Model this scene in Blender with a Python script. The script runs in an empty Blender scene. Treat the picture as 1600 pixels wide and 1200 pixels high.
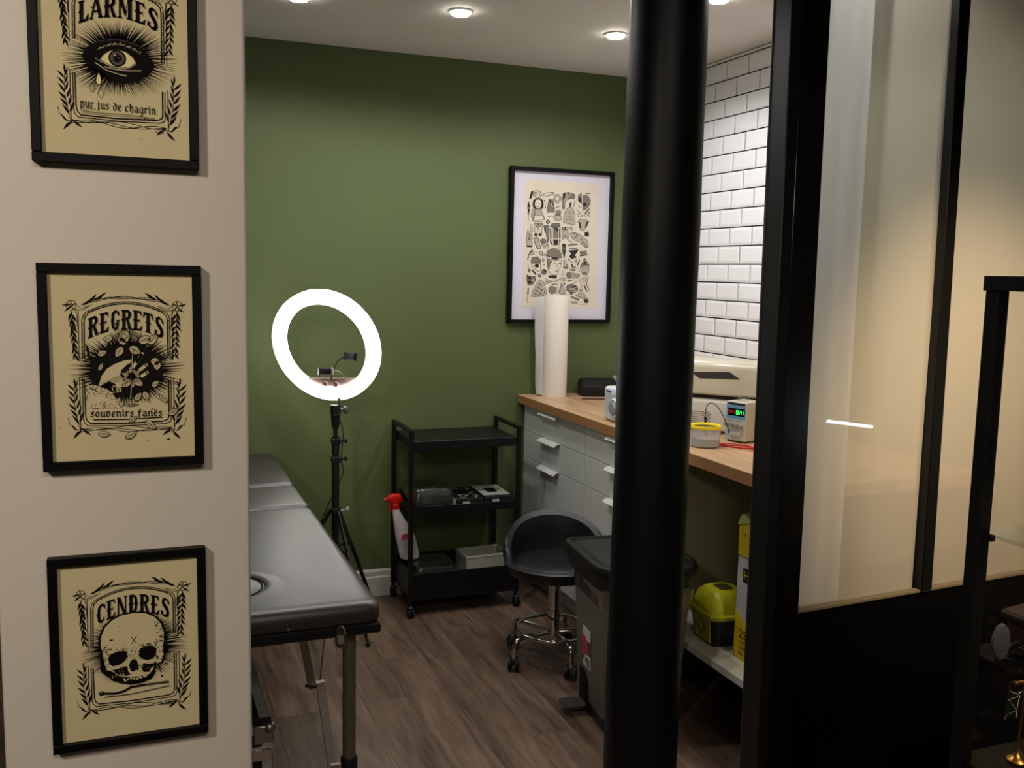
import bpy, bmesh, math, random
import numpy as np
from mathutils import Vector, Matrix
from mathutils.bvhtree import BVHTree
PI = math.pi
R = math.radians
random.seed(7)
SC = bpy.context.scene
COL = SC.collection

# ------------------------------------------------------------------ camera
CAM_H = 1.475
FPX = 1488.6
YAW, PITCH, ROLL = R(21.62), R(6.672), R(1.244)
fwd = Vector((math.sin(YAW)*math.cos(PITCH), math.cos(YAW)*math.cos(PITCH), -math.sin(PITCH)))
rgt = Vector((math.cos(YAW), -math.sin(YAW), 0))
upv = rgt.cross(fwd)
R2 = rgt*math.cos(ROLL) + upv*math.sin(ROLL)
U2 = upv*math.cos(ROLL) - rgt*math.sin(ROLL)
CAM = Vector((0, 0, CAM_H))
cam_data = bpy.data.cameras.new('camera')
cam_data.sensor_width = 36
cam_data.lens = 36*FPX/1600
cam_data.clip_start = .02
cam = bpy.data.objects.new('camera', cam_data)
COL.objects.link(cam)
cam.matrix_world = Matrix(((R2.x, U2.x, -fwd.x, 0), (R2.y, U2.y, -fwd.y, 0), (R2.z, U2.z, -fwd.z, CAM_H), (0, 0, 0, 1)))
SC.camera = cam

# ------------------------------------------------------------------ world, lights, exposure
SC.view_settings.view_transform = 'Standard'
SC.view_settings.look = 'None'
SC.view_settings.gamma = 1
SC.view_settings.use_curve_mapping = False
SC.view_settings.exposure = 0.0
RING_E = 9.0
W = bpy.data.worlds.new('world'); SC.world = W; W.use_nodes = True
W.node_tree.nodes['Background'].inputs[0].default_value = (1.0, .86, .68, 1)
W.node_tree.nodes['Background'].inputs[1].default_value = .035

def lamp(name, kind, loc, energy, color=(1, 1, 1), target=None, **kw):
    d = bpy.data.lights.new(name, kind); d.energy = energy; d.color = color
    for k, v in kw.items(): setattr(d, k, v)
    o = bpy.data.objects.new(name, d); COL.objects.link(o); o.location = loc
    if target is not None:
        o.rotation_euler = (Vector(target)-Vector(loc)).to_track_quat('-Z', 'Y').to_euler()
    return o
CEIL = 2.405
SPOTS = [(.547, 3.45), (1.112, 3.385), (1.761, 3.43), (1.84, 2.84), (.60, 2.84), (1.2, 2.80), (1.72, 2.24)]
COOL = (1.0, .975, .95)
for i, (x, y) in enumerate(SPOTS):
    lamp('downlight_beam', 'SPOT', (x, y, CEIL-.03), 14, COOL, (x, y, 0), spot_size=R(162), spot_blend=.4, shadow_soft_size=.035)
# warm gallery spots of the shop in front, plus an added area fill
lamp('shop_spot_on_pictures', 'SPOT', (-1.25, -.1, 2.45), 105, (1.0, .87, .74), (-.02, 1.6, 1.25), spot_size=R(60), spot_blend=.9, shadow_soft_size=.13)
lamp('shop_ambient_fill', 'AREA', (.1, -.9, 2.7), 30, (1.0, .90, .79), (.1, -.4, 0), shape='RECTANGLE', size=1.2, size_y=.6)  # added unseen fill that lifts the ambient light and softens the frame shadows
lamp('shop_spot_on_glazing', 'SPOT', (1.75, .55, 2.3), 360, (1.0, .72, .46), (2.20, 1.93, 1.0), spot_size=R(46), spot_blend=1.0, shadow_soft_size=.06)

# ------------------------------------------------------------------ materials
MATS = {}
def lin(c): return tuple((x/12.92 if x <= .04045 else ((x+.055)/1.055)**2.4) for x in (v/255 for v in c))
def M(name, rgb=None, rough=.5, metal=0., spec=.5, bump=0., bscale=60., var=0., vscale=8., coat=0., emit=None, estr=0., alpha=None, sss=None, trans=0., ior=1.45, stretch=None):
    """principled material; rgb given as 0-255 sRGB albedo; var = colour variation through noise, bump = fine relief"""
    if name in MATS: return MATS[name]
    m = bpy.data.materials.new(name); m.use_nodes = True
    nt = m.node_tree; b = nt.nodes['Principled BSDF']
    c = (*lin(rgb), 1)
    b.inputs['Base Color'].default_value = c
    b.inputs['Roughness'].default_value = rough
    b.inputs['Metallic'].default_value = metal
    b.inputs['Specular IOR Level'].default_value = spec
    b.inputs['IOR'].default_value = ior
    b.inputs['Coat Weight'].default_value = coat
    b.inputs['Coat Roughness'].default_value = .08
    b.inputs['Transmission Weight'].default_value = trans
    if emit is not None:
        b.inputs['Emission Color'].default_value = (*lin(emit), 1)
        b.inputs['Emission Strength'].default_value = estr
    tc = nt.nodes.new('ShaderNodeTexCoord')
    src = tc.outputs['Object']
    if stretch:
        mp = nt.nodes.new('ShaderNodeMapping'); mp.inputs['Scale'].default_value = stretch
        nt.links.new(src, mp.inputs['Vector']); src = mp.outputs['Vector']
    if var:
        n = nt.nodes.new('ShaderNodeTexNoise'); n.inputs['Scale'].default_value = vscale; n.inputs['Detail'].default_value = 5
        nt.links.new(src, n.inputs['Vector'])
        mx = nt.nodes.new('ShaderNodeMix'); mx.data_type = 'RGBA'
        mx.inputs['A'].default_value = (*[x*(1-var) for x in c[:3]], 1)
        mx.inputs['B'].default_value = (*[min(1, x*(1+var)) for x in c[:3]], 1)
        nt.links.new(n.outputs['Fac'], mx.inputs['Factor']); nt.links.new(mx.outputs['Result'], b.inputs['Base Color'])
    if bump:
        n2 = nt.nodes.new('ShaderNodeTexNoise'); n2.inputs['Scale'].default_value = bscale; n2.inputs['Detail'].default_value = 4
        nt.links.new(src, n2.inputs['Vector'])
        bp = nt.nodes.new('ShaderNodeBump'); bp.inputs['Strength'].default_value = bump; bp.inputs['Distance'].default_value = .004
        nt.links.new(n2.outputs['Fac'], bp.inputs['Height']); nt.links.new(bp.outputs['Normal'], b.inputs['Normal'])
    MATS[name] = m
    return m

def wood_mat(name, dark, light, axis, rough=.45, grain=9., length=.9, var=.5):
    """procedural wood: stretched noise along an axis; each plank gets its own shade through the object's random value"""
    m = bpy.data.materials.new(name); m.use_nodes = True; nt = m.node_tree; b = nt.nodes['Principled BSDF']
    tc = nt.nodes.new('ShaderNodeTexCoord'); mp = nt.nodes.new('ShaderNodeMapping')
    s = [grain]*3; s[axis] = length; mp.inputs['Scale'].default_value = s
    oi = nt.nodes.new('ShaderNodeObjectInfo')
    sc = nt.nodes.new('ShaderNodeVectorMath'); sc.operation = 'SCALE'; sc.inputs[0].default_value = (31, 17, 9)
    nt.links.new(oi.outputs['Random'], sc.inputs['Scale'])
    ad = nt.nodes.new('ShaderNodeVectorMath'); ad.operation = 'ADD'
    nt.links.new(tc.outputs['Object'], mp.inputs['Vector']); nt.links.new(mp.outputs['Vector'], ad.inputs[0]); nt.links.new(sc.outputs[0], ad.inputs[1])
    n1 = nt.nodes.new('ShaderNodeTexNoise'); n1.inputs['Scale'].default_value = 1.0; n1.inputs['Detail'].default_value = 7; n1.inputs['Distortion'].default_value = 1.1
    n2 = nt.nodes.new('ShaderNodeTexNoise'); n2.inputs['Scale'].default_value = 6; n2.inputs['Detail'].default_value = 8
    nt.links.new(ad.outputs[0], n1.inputs['Vector']); nt.links.new(ad.outputs[0], n2.inputs['Vector'])
    cr = nt.nodes.new('ShaderNodeValToRGB'); cr.color_ramp.elements[0].position = .34; cr.color_ramp.elements[1].position = .66
    cr.color_ramp.elements[0].color = (*lin(dark), 1); cr.color_ramp.elements[1].color = (*lin(light), 1)
    mixf = nt.nodes.new('ShaderNodeMath'); mixf.operation = 'MULTIPLY_ADD'; mixf.inputs[1].default_value = .35
    nt.links.new(n2.outputs['Fac'], mixf.inputs[0])
    sub = nt.nodes.new('ShaderNodeMath'); sub.operation = 'MULTIPLY'; sub.inputs[1].default_value = .66
    nt.links.new(n1.outputs['Fac'], sub.inputs[0]); nt.links.new(sub.outputs[0], mixf.inputs[2])
    nt.links.new(mixf.outputs[0], cr.inputs['Fac'])
    hs = nt.nodes.new('ShaderNodeHueSaturation')
    vr = nt.nodes.new('ShaderNodeMapRange'); vr.inputs['To Min'].default_value = 1-var*.4; vr.inputs['To Max'].default_value = 1+var*.4
    nt.links.new(oi.outputs['Random'], vr.inputs['Value']); nt.links.new(vr.outputs[0], hs.inputs['Value'])
    nt.links.new(cr.outputs['Color'], hs.inputs['Color']); nt.links.new(hs.outputs['Color'], b.inputs['Base Color'])
    b.inputs['Roughness'].default_value = rough
    bp = nt.nodes.new('ShaderNodeBump'); bp.inputs['Strength'].default_value = .12; bp.inputs['Distance'].default_value = .002
    nt.links.new(n2.outputs['Fac'], bp.inputs['Height']); nt.links.new(bp.outputs['Normal'], b.inputs['Normal'])
    MATS[name] = m; return m

def front_only(nt, fr, refl):
    # a pane is modelled as a solid slab: only its outward faces mirror, so that light passes through the slab
    ge = nt.nodes.new('ShaderNodeNewGeometry'); inv = nt.nodes.new('ShaderNodeMath'); inv.operation = 'SUBTRACT'; inv.inputs[0].default_value = refl
    sc = nt.nodes.new('ShaderNodeMath'); sc.operation = 'MULTIPLY'; sc.inputs[1].default_value = refl
    nt.links.new(ge.outputs['Backfacing'], sc.inputs[0]); nt.links.new(sc.outputs[0], inv.inputs[1])
    mul = nt.nodes.new('ShaderNodeMath'); mul.operation = 'MULTIPLY'
    nt.links.new(fr.outputs[0], mul.inputs[0]); nt.links.new(inv.outputs[0], mul.inputs[1])
    return mul

def thin_glass(name, tint=(1, 1, 1), refl=1.0, base=.04):
    m = bpy.data.materials.new(name); m.use_nodes = True; nt = m.node_tree
    nt.nodes.remove(nt.nodes['Principled BSDF']); out = nt.nodes['Material Output']
    t = nt.nodes.new('ShaderNodeBsdfTransparent'); t.inputs[0].default_value = (*tint, 1)
    g = nt.nodes.new('ShaderNodeBsdfGlossy'); g.inputs['Roughness'].default_value = .02
    fr = nt.nodes.new('ShaderNodeFresnel'); fr.inputs['IOR'].default_value = 1.45
    mul = front_only(nt, fr, refl)
    mx = nt.nodes.new('ShaderNodeMixShader'); nt.links.new(mul.outputs[0], mx.inputs[0])
    nt.links.new(t.outputs[0], mx.inputs[1]); nt.links.new(g.outputs[0], mx.inputs[2]); nt.links.new(mx.outputs[0], out.inputs['Surface'])
    MATS[name] = m; return m

def film_mat(name, color, trans=.5, refl=1.0, clear=.1, rough=.02):
    """frosted film / sheer: diffuse + translucent, a little see-through, with a glass sheen"""
    m = bpy.data.materials.new(name); m.use_nodes = True; nt = m.node_tree
    nt.nodes.remove(nt.nodes['Principled BSDF']); out = nt.nodes['Material Output']
    d = nt.nodes.new('ShaderNodeBsdfDiffuse'); d.inputs[0].default_value = (*lin(color), 1)
    t = nt.nodes.new('ShaderNodeBsdfTranslucent'); t.inputs[0].default_value = (*lin(color), 1)
    mx = nt.nodes.new('ShaderNodeMixShader'); mx.inputs[0].default_value = trans
    nt.links.new(d.outputs[0], mx.inputs[1]); nt.links.new(t.outputs[0], mx.inputs[2])
    tr = nt.nodes.new('ShaderNodeBsdfTransparent'); m2 = nt.nodes.new('ShaderNodeMixShader'); m2.inputs[0].default_value = clear
    nt.links.new(mx.outputs[0], m2.inputs[1]); nt.links.new(tr.outputs[0], m2.inputs[2])
    g = nt.nodes.new('ShaderNodeBsdfGlossy'); g.inputs['Roughness'].default_value = rough
    fr = nt.nodes.new('ShaderNodeFresnel'); fr.inputs['IOR'].default_value = 1.45
    mul = front_only(nt, fr, refl)
    m3 = nt.nodes.new('ShaderNodeMixShader'); nt.links.new(mul.outputs[0], m3.inputs[0])
    nt.links.new(m2.outputs[0], m3.inputs[1]); nt.links.new(g.outputs[0], m3.inputs[2]); nt.links.new(m3.outputs[0], out.inputs['Surface'])
    MATS[name] = m; return m

black_metal = M('black_powder_coated_metal', (13, 13, 14), .45, 0, .4, bump=.05, bscale=400)
black_plastic = M('black_plastic', (20, 20, 21), .45)
black_matte = M('black_matte', (12, 12, 12), .8, spec=.2)
chrome = M('chrome', (205, 200, 195), .09, 1)
steel = M('brushed_steel', (165, 160, 150), .35, 1)
alu = M('aluminium', (190, 190, 186), .38, .35, bump=.05, bscale=200)
white_paint = M('white_painted', (225, 224, 220), .4)
white_plastic = M('white_plastic', (232, 234, 236), .32)
green_wall = M('green_wall_paint', (84, 97, 56), .62, bump=.12, bscale=260, var=.06, vscale=3)
cream_wall = M('cream_wall_paint', (206, 197, 184), .6, bump=.10, bscale=90, var=.03, vscale=6)
olive_wall = M('olive_beige_wall_paint', (150, 146, 118), .6, bump=.3, bscale=200)
ceil_mat = M('ceiling_paint', (238, 235, 230), .75, bump=.15, bscale=120)
partition_black = M('black_partition_lacquer', (10, 10, 10), .38, spec=.35)
partition_side = M('black_partition_satin', (20, 20, 19), .45)
glass_clear = thin_glass('clear_glass')
grout = M('dark_grout', (20, 19, 24), .9, spec=.1)
tile_mat = M('white_glazed_tile', (242, 243, 247), .14, bump=.03, bscale=14)
vinyl = M('black_vinyl', (46, 42, 42), .40, bump=.1, bscale=300, spec=1.0)
vinyl_seat = M('black_vinyl_seat', (20, 22, 25), .38, bump=.1, bscale=300)
rubber = M('black_rubber', (16, 16, 16), .7)

# ------------------------------------------------------------------ geometry helpers
class B:
    def __init__(s): s.bm = bmesh.new()
    def _face(s, vs, mi=0):
        try:
            f = s.bm.faces.new(vs); f.material_index = mi; return f
        except ValueError: return None
    def box(s, x0, x1, y0, y1, z0, z1, bev=0., seg=1, mi=0, mat=None):
        t = bmesh.new(); bmesh.ops.create_cube(t, size=1)
        bmesh.ops.scale(t, vec=(x1-x0, y1-y0, z1-z0), verts=t.verts)
        if bev: bmesh.ops.bevel(t, geom=t.edges[:], offset=bev, segments=seg, affect='EDGES', profile=.5)
        bmesh.ops.translate(t, vec=((x0+x1)/2, (y0+y1)/2, (z0+z1)/2), verts=t.verts)
        if mat is not None: t.transform(mat)
        s._merge(t, mi); return s
    def _merge(s, t, mi=0):
        for f in t.faces: f.material_index = mi
        me = bpy.data.meshes.new('t'); t.to_mesh(me); t.free(); s.bm.from_mesh(me); bpy.data.meshes.remove(me)
    def rod(s, p0, p1, r0, r1=None, n=12, mi=0, cap=True):
        p0 = Vector(p0); p1 = Vector(p1); r1 = r0 if r1 is None else r1
        d = (p1-p0).normalized(); a = d.orthogonal().normalized(); b = d.cross(a)
        A = [s.bm.verts.new(p0+(a*math.cos(2*PI*i/n)+b*math.sin(2*PI*i/n))*r0) for i in range(n)]
        C = [s.bm.verts.new(p1+(a*math.cos(2*PI*i/n)+b*math.sin(2*PI*i/n))*r1) for i in range(n)]
        for i in range(n): s._face([A[i], A[(i+1) % n], C[(i+1) % n], C[i]], mi)
        if cap: s._face(A[::-1], mi); s._face(C, mi)
        return s
    def bar(s, p0, p1, w, h, up=(0, 0, 1), mi=0, bev=0.):
        """square bar from p0 to p1"""
        p0 = Vector(p0); p1 = Vector(p1); d = p1-p0; L = d.length; d.normalize()
        u = Vector(up); a = d.cross(u)
        if a.length < 1e-4: a = d.cross(Vector((1, 0, 0)))
        a.normalize(); u = a.cross(d)
        m = Matrix(((d.x, a.x, u.x, (p0.x+p1.x)/2), (d.y, a.y, u.y, (p0.y+p1.y)/2), (d.z, a.z, u.z, (p0.z+p1.z)/2), (0, 0, 0, 1)))
        return s.box(-L/2, L/2, -w/2, w/2, -h/2, h/2, bev, 1, mi, m)
    def tube(s, pts, r, n=8, mi=0, close=False, flat=None):
        pts = [Vector(p) for p in pts]; N = len(pts); rings = []
        prev = None
        for i, p in enumerate(pts):
            if close: d = pts[(i+1) % N]-pts[i-1]
            else: d = pts[min(i+1, N-1)]-pts[max(i-1, 0)]
            d.normalize()
            if prev is None: a = d.orthogonal().normalized()
            else:
                a = prev-d*prev.dot(d); a.normalize()
            prev = a; b = d.cross(a)
            rr = r(i/(N-1)) if callable(r) else r
            rings.append([s.bm.verts.new(p+(a*math.cos(2*PI*k/n)+b*math.sin(2*PI*k/n))*rr) for k in range(n)])
        for i in range(N if close else N-1):
            A, C = rings[i], rings[(i+1) % N]
            for k in range(n): s._face([A[k], A[(k+1) % n], C[(k+1) % n], C[k]], mi)
        if not close: s._face(rings[0][::-1], mi); s._face(rings[-1], mi)
        return s
    def lathe(s, prof, c=(0, 0, 0), n=32, mi=0, axis=(0, 0, 1), cap=True):
        """prof: list of (radius, height) along the axis"""
        c = Vector(c); ax = Vector(axis).normalized(); a = ax.orthogonal().normalized(); b = ax.cross(a); rings = []
        for r, h in prof:
            rings.append([s.bm.verts.new(c+ax*h+(a*math.cos(2*PI*k/n)+b*math.sin(2*PI*k/n))*max(r, 1e-4)) for k in range(n)])
        for A, C in zip(rings, rings[1:]):
            for k in range(n): s._face([A[k], A[(k+1) % n], C[(k+1) % n], C[k]], mi)
        if cap: s._face(rings[0][::-1], mi); s._face(rings[-1], mi)
        return s
    def loft(s, secs, n=6, mi=0, cap=True):
        """secs: (z, cx, cy, w, d, r) rounded rectangles"""
        rings = [[s.bm.verts.new((cx+x, cy+y, z)) for x, y in rrect(w, d, r, n)] for z, cx, cy, w, d, r in secs]
        for A, C in zip(rings, rings[1:]):
            N = len(A)
            for k in range(N): s._face([A[k], A[(k+1) % N], C[(k+1) % N], C[k]], mi)
        if cap: s._face(rings[0][::-1], mi); s._face(rings[-1], mi)
        return s
    def rings(s, rings, mi=0, cap=True, close=False):
        rv = [[s.bm.verts.new(p) for p in r] for r in rings]
        for A, C in zip(rv, rv[1:]+([rv[0]] if close else [])):
            N = len(A)
            for k in range(N): s._face([A[k], A[(k+1) % N], C[(k+1) % N], C[k]], mi)
        if cap and not close: s._face(rv[0][::-1], mi); s._face(rv[-1], mi)
        return s
    def poly(s, pts, mi=0): return s._face([s.bm.verts.new(p) for p in pts], mi)
    def prism(s, pts, vec, mi=0):
        v = Vector(vec); A = [s.bm.verts.new(p) for p in pts]; C = [s.bm.verts.new(Vector(p)+v) for p in pts]; N = len(A)
        for k in range(N): s._face([A[k], A[(k+1) % N], C[(k+1) % N], C[k]], mi)
        s._face(A[::-1], mi); s._face(C, mi); return s
    def ball(s, c, r, seg=12, sc=(1, 1, 1), mi=0):
        t = bmesh.new(); bmesh.ops.create_uvsphere(t, u_segments=seg, v_segments=max(6, seg//2), radius=r)
        bmesh.ops.scale(t, vec=sc, verts=t.verts); bmesh.ops.translate(t, vec=c, verts=t.verts); s._merge(t, mi); return s
    def xf(s, m): s.bm.transform(m); return s
    def obj(s, name, mat, parent=None, smooth=True, loc=None, rotz=None, angle=38, kind=None, fixn=True):
        if fixn: bmesh.ops.recalc_face_normals(s.bm, faces=s.bm.faces)
        me = bpy.data.meshes.new(name); s.bm.to_mesh(me); s.bm.free()
        for m in (mat if isinstance(mat, (list, tuple)) else [mat]): me.materials.append(m)
        if smooth:
            me.polygons.foreach_set('use_smooth', [True]*len(me.polygons)); me.set_sharp_from_angle(angle=R(angle))
        o = bpy.data.objects.new(name, me); COL.objects.link(o)
        if parent is not None: o.parent = parent
        if loc is not None: o.location = loc
        if rotz is not None: o.rotation_euler[2] = rotz
        if kind: o['kind'] = kind
        return o

def rrect(w, d, r, n=6):
    r = max(1e-4, min(r, w/2-1e-4, d/2-1e-4)); out = []
    for cx, cy, a0 in ((w/2-r, d/2-r, 0), (-w/2+r, d/2-r, 90), (-w/2+r, -d/2+r, 180), (w/2-r, -d/2+r, 270)):
        for i in range(n+1):
            a = R(a0+90*i/n); out.append((cx+r*math.cos(a), cy+r*math.sin(a)))
    return out

def thing(name, label, cat, loc=(0, 0, 0), rotz=0, group=None):
    o = bpy.data.objects.new(name, None); COL.objects.link(o); o.empty_display_size = .05
    o.location = loc; o.rotation_euler[2] = rotz
    o['label'] = label; o['category'] = cat
    if group: o['group'] = group
    return o
def tag(o, label, cat, group=None):
    o['label'] = label; o['category'] = cat
    if group: o['group'] = group
    return o
def dup(root, loc, label=None, rotz=None):
    r = root.copy(); COL.objects.link(r); r.location = loc
    if rotz is not None: r.rotation_euler[2] = rotz
    if label: r['label'] = label
    for ch in list(root.children):
        c = ch.copy(); COL.objects.link(c); c.parent = r
        for g in ch.children:
            d = g.copy(); COL.objects.link(d); d.parent = c
    return r
def text_bm(b, s, size, mat, mi=0):
    """adds flat lettering to builder b through a 4x4 matrix (text lies in the xy plane, centred)"""
    cu = bpy.data.curves.new('t', 'FONT'); cu.body = s; cu.size = size; cu.align_x = 'CENTER'; cu.align_y = 'CENTER'; cu.resolution_u = 2
    o = bpy.data.objects.new('t', cu); COL.objects.link(o)
    dg = bpy.context.evaluated_depsgraph_get(); me = bpy.data.meshes.new_from_object(o.evaluated_get(dg)); me.transform(mat)
    for p in me.polygons: p.material_index = mi
    b.bm.from_mesh(me); bpy.data.objects.remove(o); bpy.data.curves.remove(cu); bpy.data.meshes.remove(me)
def basis(o, x, y, z=None):
    x = Vector(x); y = Vector(y); z = x.cross(y) if z is None else Vector(z); o = Vector(o)
    return Matrix(((x.x, y.x, z.x, o.x), (x.y, y.y, z.y, o.y), (x.z, y.z, z.z, o.z), (0, 0, 0, 1)))
def at(px, py, **k):
    """the point of the plane x=, y= or z= that the photograph shows at pixel px, py"""
    d = fwd + R2*((px-800)/FPX) - U2*((py-600)/FPX)
    (a, v), = k.items(); i = 'xyz'.index(a); t = (v-CAM[i])/d[i]
    return CAM + d*t
def struct(o, label=None):
    o['kind'] = 'structure'
    if label: o['label'] = label
    return o
def arc(cx, cy, r, a0, a1, n, ry=None):
    ry = r if ry is None else ry
    return [(cx+r*math.cos(R(a0+(a1-a0)*i/n)), cy+ry*math.sin(R(a0+(a1-a0)*i/n))) for i in range(n+1)]
def bez(p0, p1, p2, p3, n=10):
    P = [Vector(p) for p in (p0, p1, p2, p3)]
    return [P[0]*(1-t)**3+P[1]*3*t*(1-t)**2+P[2]*3*t*t*(1-t)+P[3]*t**3 for t in (i/n for i in range(n+1))]

# ================================================================== STRUCTURE
BACK = 4.134      # green wall
TX = 2.37         # tiled wall
# floor with individual planks running away from the shop
fb = B(); fb.box(-2.6, 3.6, -2.2, BACK+.1, -.06, -.0032)
floor = struct(fb.obj('floor', M('floor_base', (20, 15, 12), .9), smooth=False), 'dark brown wood-effect laminate floor')
plank_mat = wood_mat('laminate_plank', (66, 50, 40), (124, 102, 85), 1, .42, 15, 1.5, .42)
PW, PL = .15, .975
pm = {}
def plank_mesh(L):
    L = round(L, 3)
    if L not in pm:
        b = B(); b.box(-PW/2+.0003, PW/2-.0003, -L/2+.0003, L/2-.0003, -.003, 0, .0004)
        me = bpy.data.meshes.new('plank'); b.bm.to_mesh(me); b.bm.free(); me.materials.append(plank_mat); pm[L] = me
    return pm[L]
JO = {2: 3.056, 4: 3.075, 5: 3.42, 6: 3.363, 7: 2.667, 8: 2.30}
for i in range(-5, 18):
    x = .10+PW*i+PW/2
    j0 = JO.get(i, 2.2+((i*.377) % 1)*PL)
    y = j0-math.ceil((j0-.9)/PL)*PL
    while y < BACK:
        a, b_ = max(y, .9), min(y+PL, BACK)
        if b_-a > .03:
            o = bpy.data.objects.new('plank', plank_mesh(b_-a)); COL.objects.link(o); o.parent = floor
            o.location = (x, (a+b_)/2, 0)
        y += PL
# ceiling
struct(B().box(-1.2, TX+.1, 1.86, BACK+.1, CEIL, CEIL+.1).obj('ceiling', ceil_mat, smooth=False), 'flat off-white ceiling with recessed spots')
struct(B().box(-2.6, 3.6, -2.2, 1.86, 2.75, 2.85).obj('ceiling', M('shop_ceiling', (120, 112, 98), .8), smooth=False))
# back wall
struct(B().box(-1.2, TX+.1, BACK, BACK+.1, 0, CEIL).obj('wall_back', green_wall, smooth=False), 'olive green painted back wall')
bb = B(); bb.prism([(-.6, BACK, 0), (-.6, BACK-.018, 0), (-.6, BACK-.018, .085), (-.6, BACK-.012, .092), (-.6, BACK-.012, .112), (-.6, BACK-.004, .122), (-.6, BACK, .122)], (2.3, 0, 0))
struct(bb.obj('baseboard_back', M('baseboard_white', (196, 192, 186), .45), smooth=False), 'white moulded baseboard along the green wall')
# left wall of the studio (mostly behind the pillar)
struct(B().box(-1.2, -1.1, 1.9, BACK, 0, CEIL).obj('wall_left', M('studio_left_wall', (60, 52, 44), .7), smooth=False))
# tiled wall
TY1 = 2.70
wr = struct(B().box(TX+.004, TX+.1, TY1, BACK, 0, CEIL).obj('wall_right', grout, smooth=False), 'wall of white bevelled metro tiles with dark joints')
TL, TH = .160, .0781
def tile_mesh(w, h, name='tile'):
    t = bmesh.new(); g = .0026
    w2, h2 = w/2-g, h/2-g; c = min(.011, w2*.8, h2*.8)
    vs = []
    for (a, bz, x) in ((w2, h2, 0), (w2, h2, -.003), (w2-c, h2-c, -.0056)):
        vs.append([t.verts.new((x, sy*a, sz*bz)) for sy, sz in ((-1, -1), (1, -1), (1, 1), (-1, 1))])
    for A, C in zip(vs, vs[1:]):
        for k in range(4): t.faces.new((A[k], A[(k+1) % 4], C[(k+1) % 4], C[k]))
    t.faces.new(vs[2]); bmesh.ops.recalc_face_normals(t, faces=t.faces)
    me = bpy.data.meshes.new(name); t.to_mesh(me); t.free(); me.materials.append(tile_mat); return me
full = tile_mesh(TL, TH); tcache = {}
z0 = 1.530-TH*8
for r in range(0, 20):
    zb = z0+TH*r; zt = min(zb+TH, CEIL)
    if zt-zb < .008: continue
    off = (3.416 if (19-r) % 2 == 1 else 3.496)
    y = off-TL*math.ceil((off-TY1)/TL)
    while y < BACK-.003:
        a, b_ = max(y, TY1), min(y+TL, BACK)
        if b_-a > .012:
            k = (round(b_-a, 4), round(zt-zb, 4))
            if k == (round(TL, 4), round(TH, 4)): me = full
            else:
                if k not in tcache: tcache[k] = tile_mesh(*k)
                me = tcache[k]
            o = bpy.data.objects.new('tile', me); COL.objects.link(o); o.parent = wr
            o.location = (TX+.004, (a+b_)/2, (zb+zt)/2)
            o.rotation_euler = (random.uniform(-.002, .002), random.uniform(-.004, .004), random.uniform(-.004, .004))
        y += TL
struct(B().box(TX, TX+.1, 1.99, TY1, 0, CEIL).obj('wall_right', olive_wall, smooth=False), 'plain beige wall behind the frosted glazing')
# pillar with the three prints
PY = 1.6
pb = B(); pb.loft([(0, -.018, PY+.09, .376, .18, .006), (2.75, -.018, PY+.09, .376, .18, .006)], 3)
struct(pb.obj('wall_front', cream_wall), 'narrow cream painted wall pillar carrying three framed prints')
# shop shell behind and beside the camera
struct(B().box(-2.6, 3.6, -2.3, -2.2, 0, 2.75).obj('wall_shop_back', M('shop_wall', (150, 138, 115), .7), smooth=False))
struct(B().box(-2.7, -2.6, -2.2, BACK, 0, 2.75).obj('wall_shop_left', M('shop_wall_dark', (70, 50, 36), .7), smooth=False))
struct(B().box(3.6, 3.7, -2.2, BACK, 0, 2.75).obj('wall_shop_right', M('shop_wall', (150, 138, 115), .7), smooth=False))
struct(B().box(-1.2, 3.6, 1.86, 1.96, CEIL, 2.75).obj('wall_lintel', cream_wall, smooth=False))
# round black column
cb = B(); prof = []
for i in range(25):
    z = i/24*2.75
    prof.append((.0915+.0012*math.sin(z*5.1)+.0008*math.sin(z*17), z))
cb.lathe(prof, (1.163, 2.0, 0), 40)
col_mat = M('thick_black_column_paint', (8, 10, 12), .45, bump=.2, bscale=22, spec=.28)
struct(cb.obj('column', col_mat), 'round cast column painted thick satin black')

# ---- glazed black partition, slightly turned out of square
PO = Vector((1.54, 1.9, 0)); pe = Vector((.9976, .0698, 0)); pn = Vector((-.0698, .9976, 0))
PM = basis(PO, pe, pn, (0, 0, 1))
part = bpy.data.objects.new('window_1', None); COL.objects.link(part); part.matrix_world = PM
struct(part, 'black framed interior glazing with frosted panes')
def pbar(name, x0, x1, y0, y1, z0, z1, mat, lean=0., bev=.002):
    b = B(); b.box(x0, x1, y0, y1, z0, z1, bev)
    if lean:
        for v in b.bm.verts: v.co.x += lean*(1.4-v.co.z)
    return b.obj(name, mat, part)
gtop = 2.7
pbar('post', -.121, -.088, -.012, .046, 0, gtop, partition_side, .009)
pbar('jamb', -.1225, -.088, .0465, .053, 0, gtop, M('jamb_satin', (40, 41, 42), .4), .009)
pbar('stile', -.087, -.004, -.010, .045, 0, gtop, M('black_gloss_stile', (14, 13, 13), .22, spec=.6), .006)
pbar('muntin', .420, .460, -.014, .03, .64, gtop, partition_black, .011)
pbar('muntin', 1.02, 1.06, -.014, .03, .64, gtop, partition_black)
pbar('lower_panel', -.004, 1.6, .0, .04, 0, .634, M('black_lower_panel', (2, 2, 2), .6, spec=.1), 0)
pbar('glazing_bead', -.004, 1.6, -.008, .012, .634, .641, M('dusty_bead', (92, 84, 66), .6), 0, .0005)
frost = film_mat('frosted_glass', (190, 186, 172), .45, 1.0, .46, .02)
for (a, b_) in ((-.004, .42), (.46, 1.02), (1.06, 1.6)):
    pbar('pane', a, b_, .012, .018, .641, gtop, frost, 0, .0)
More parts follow.
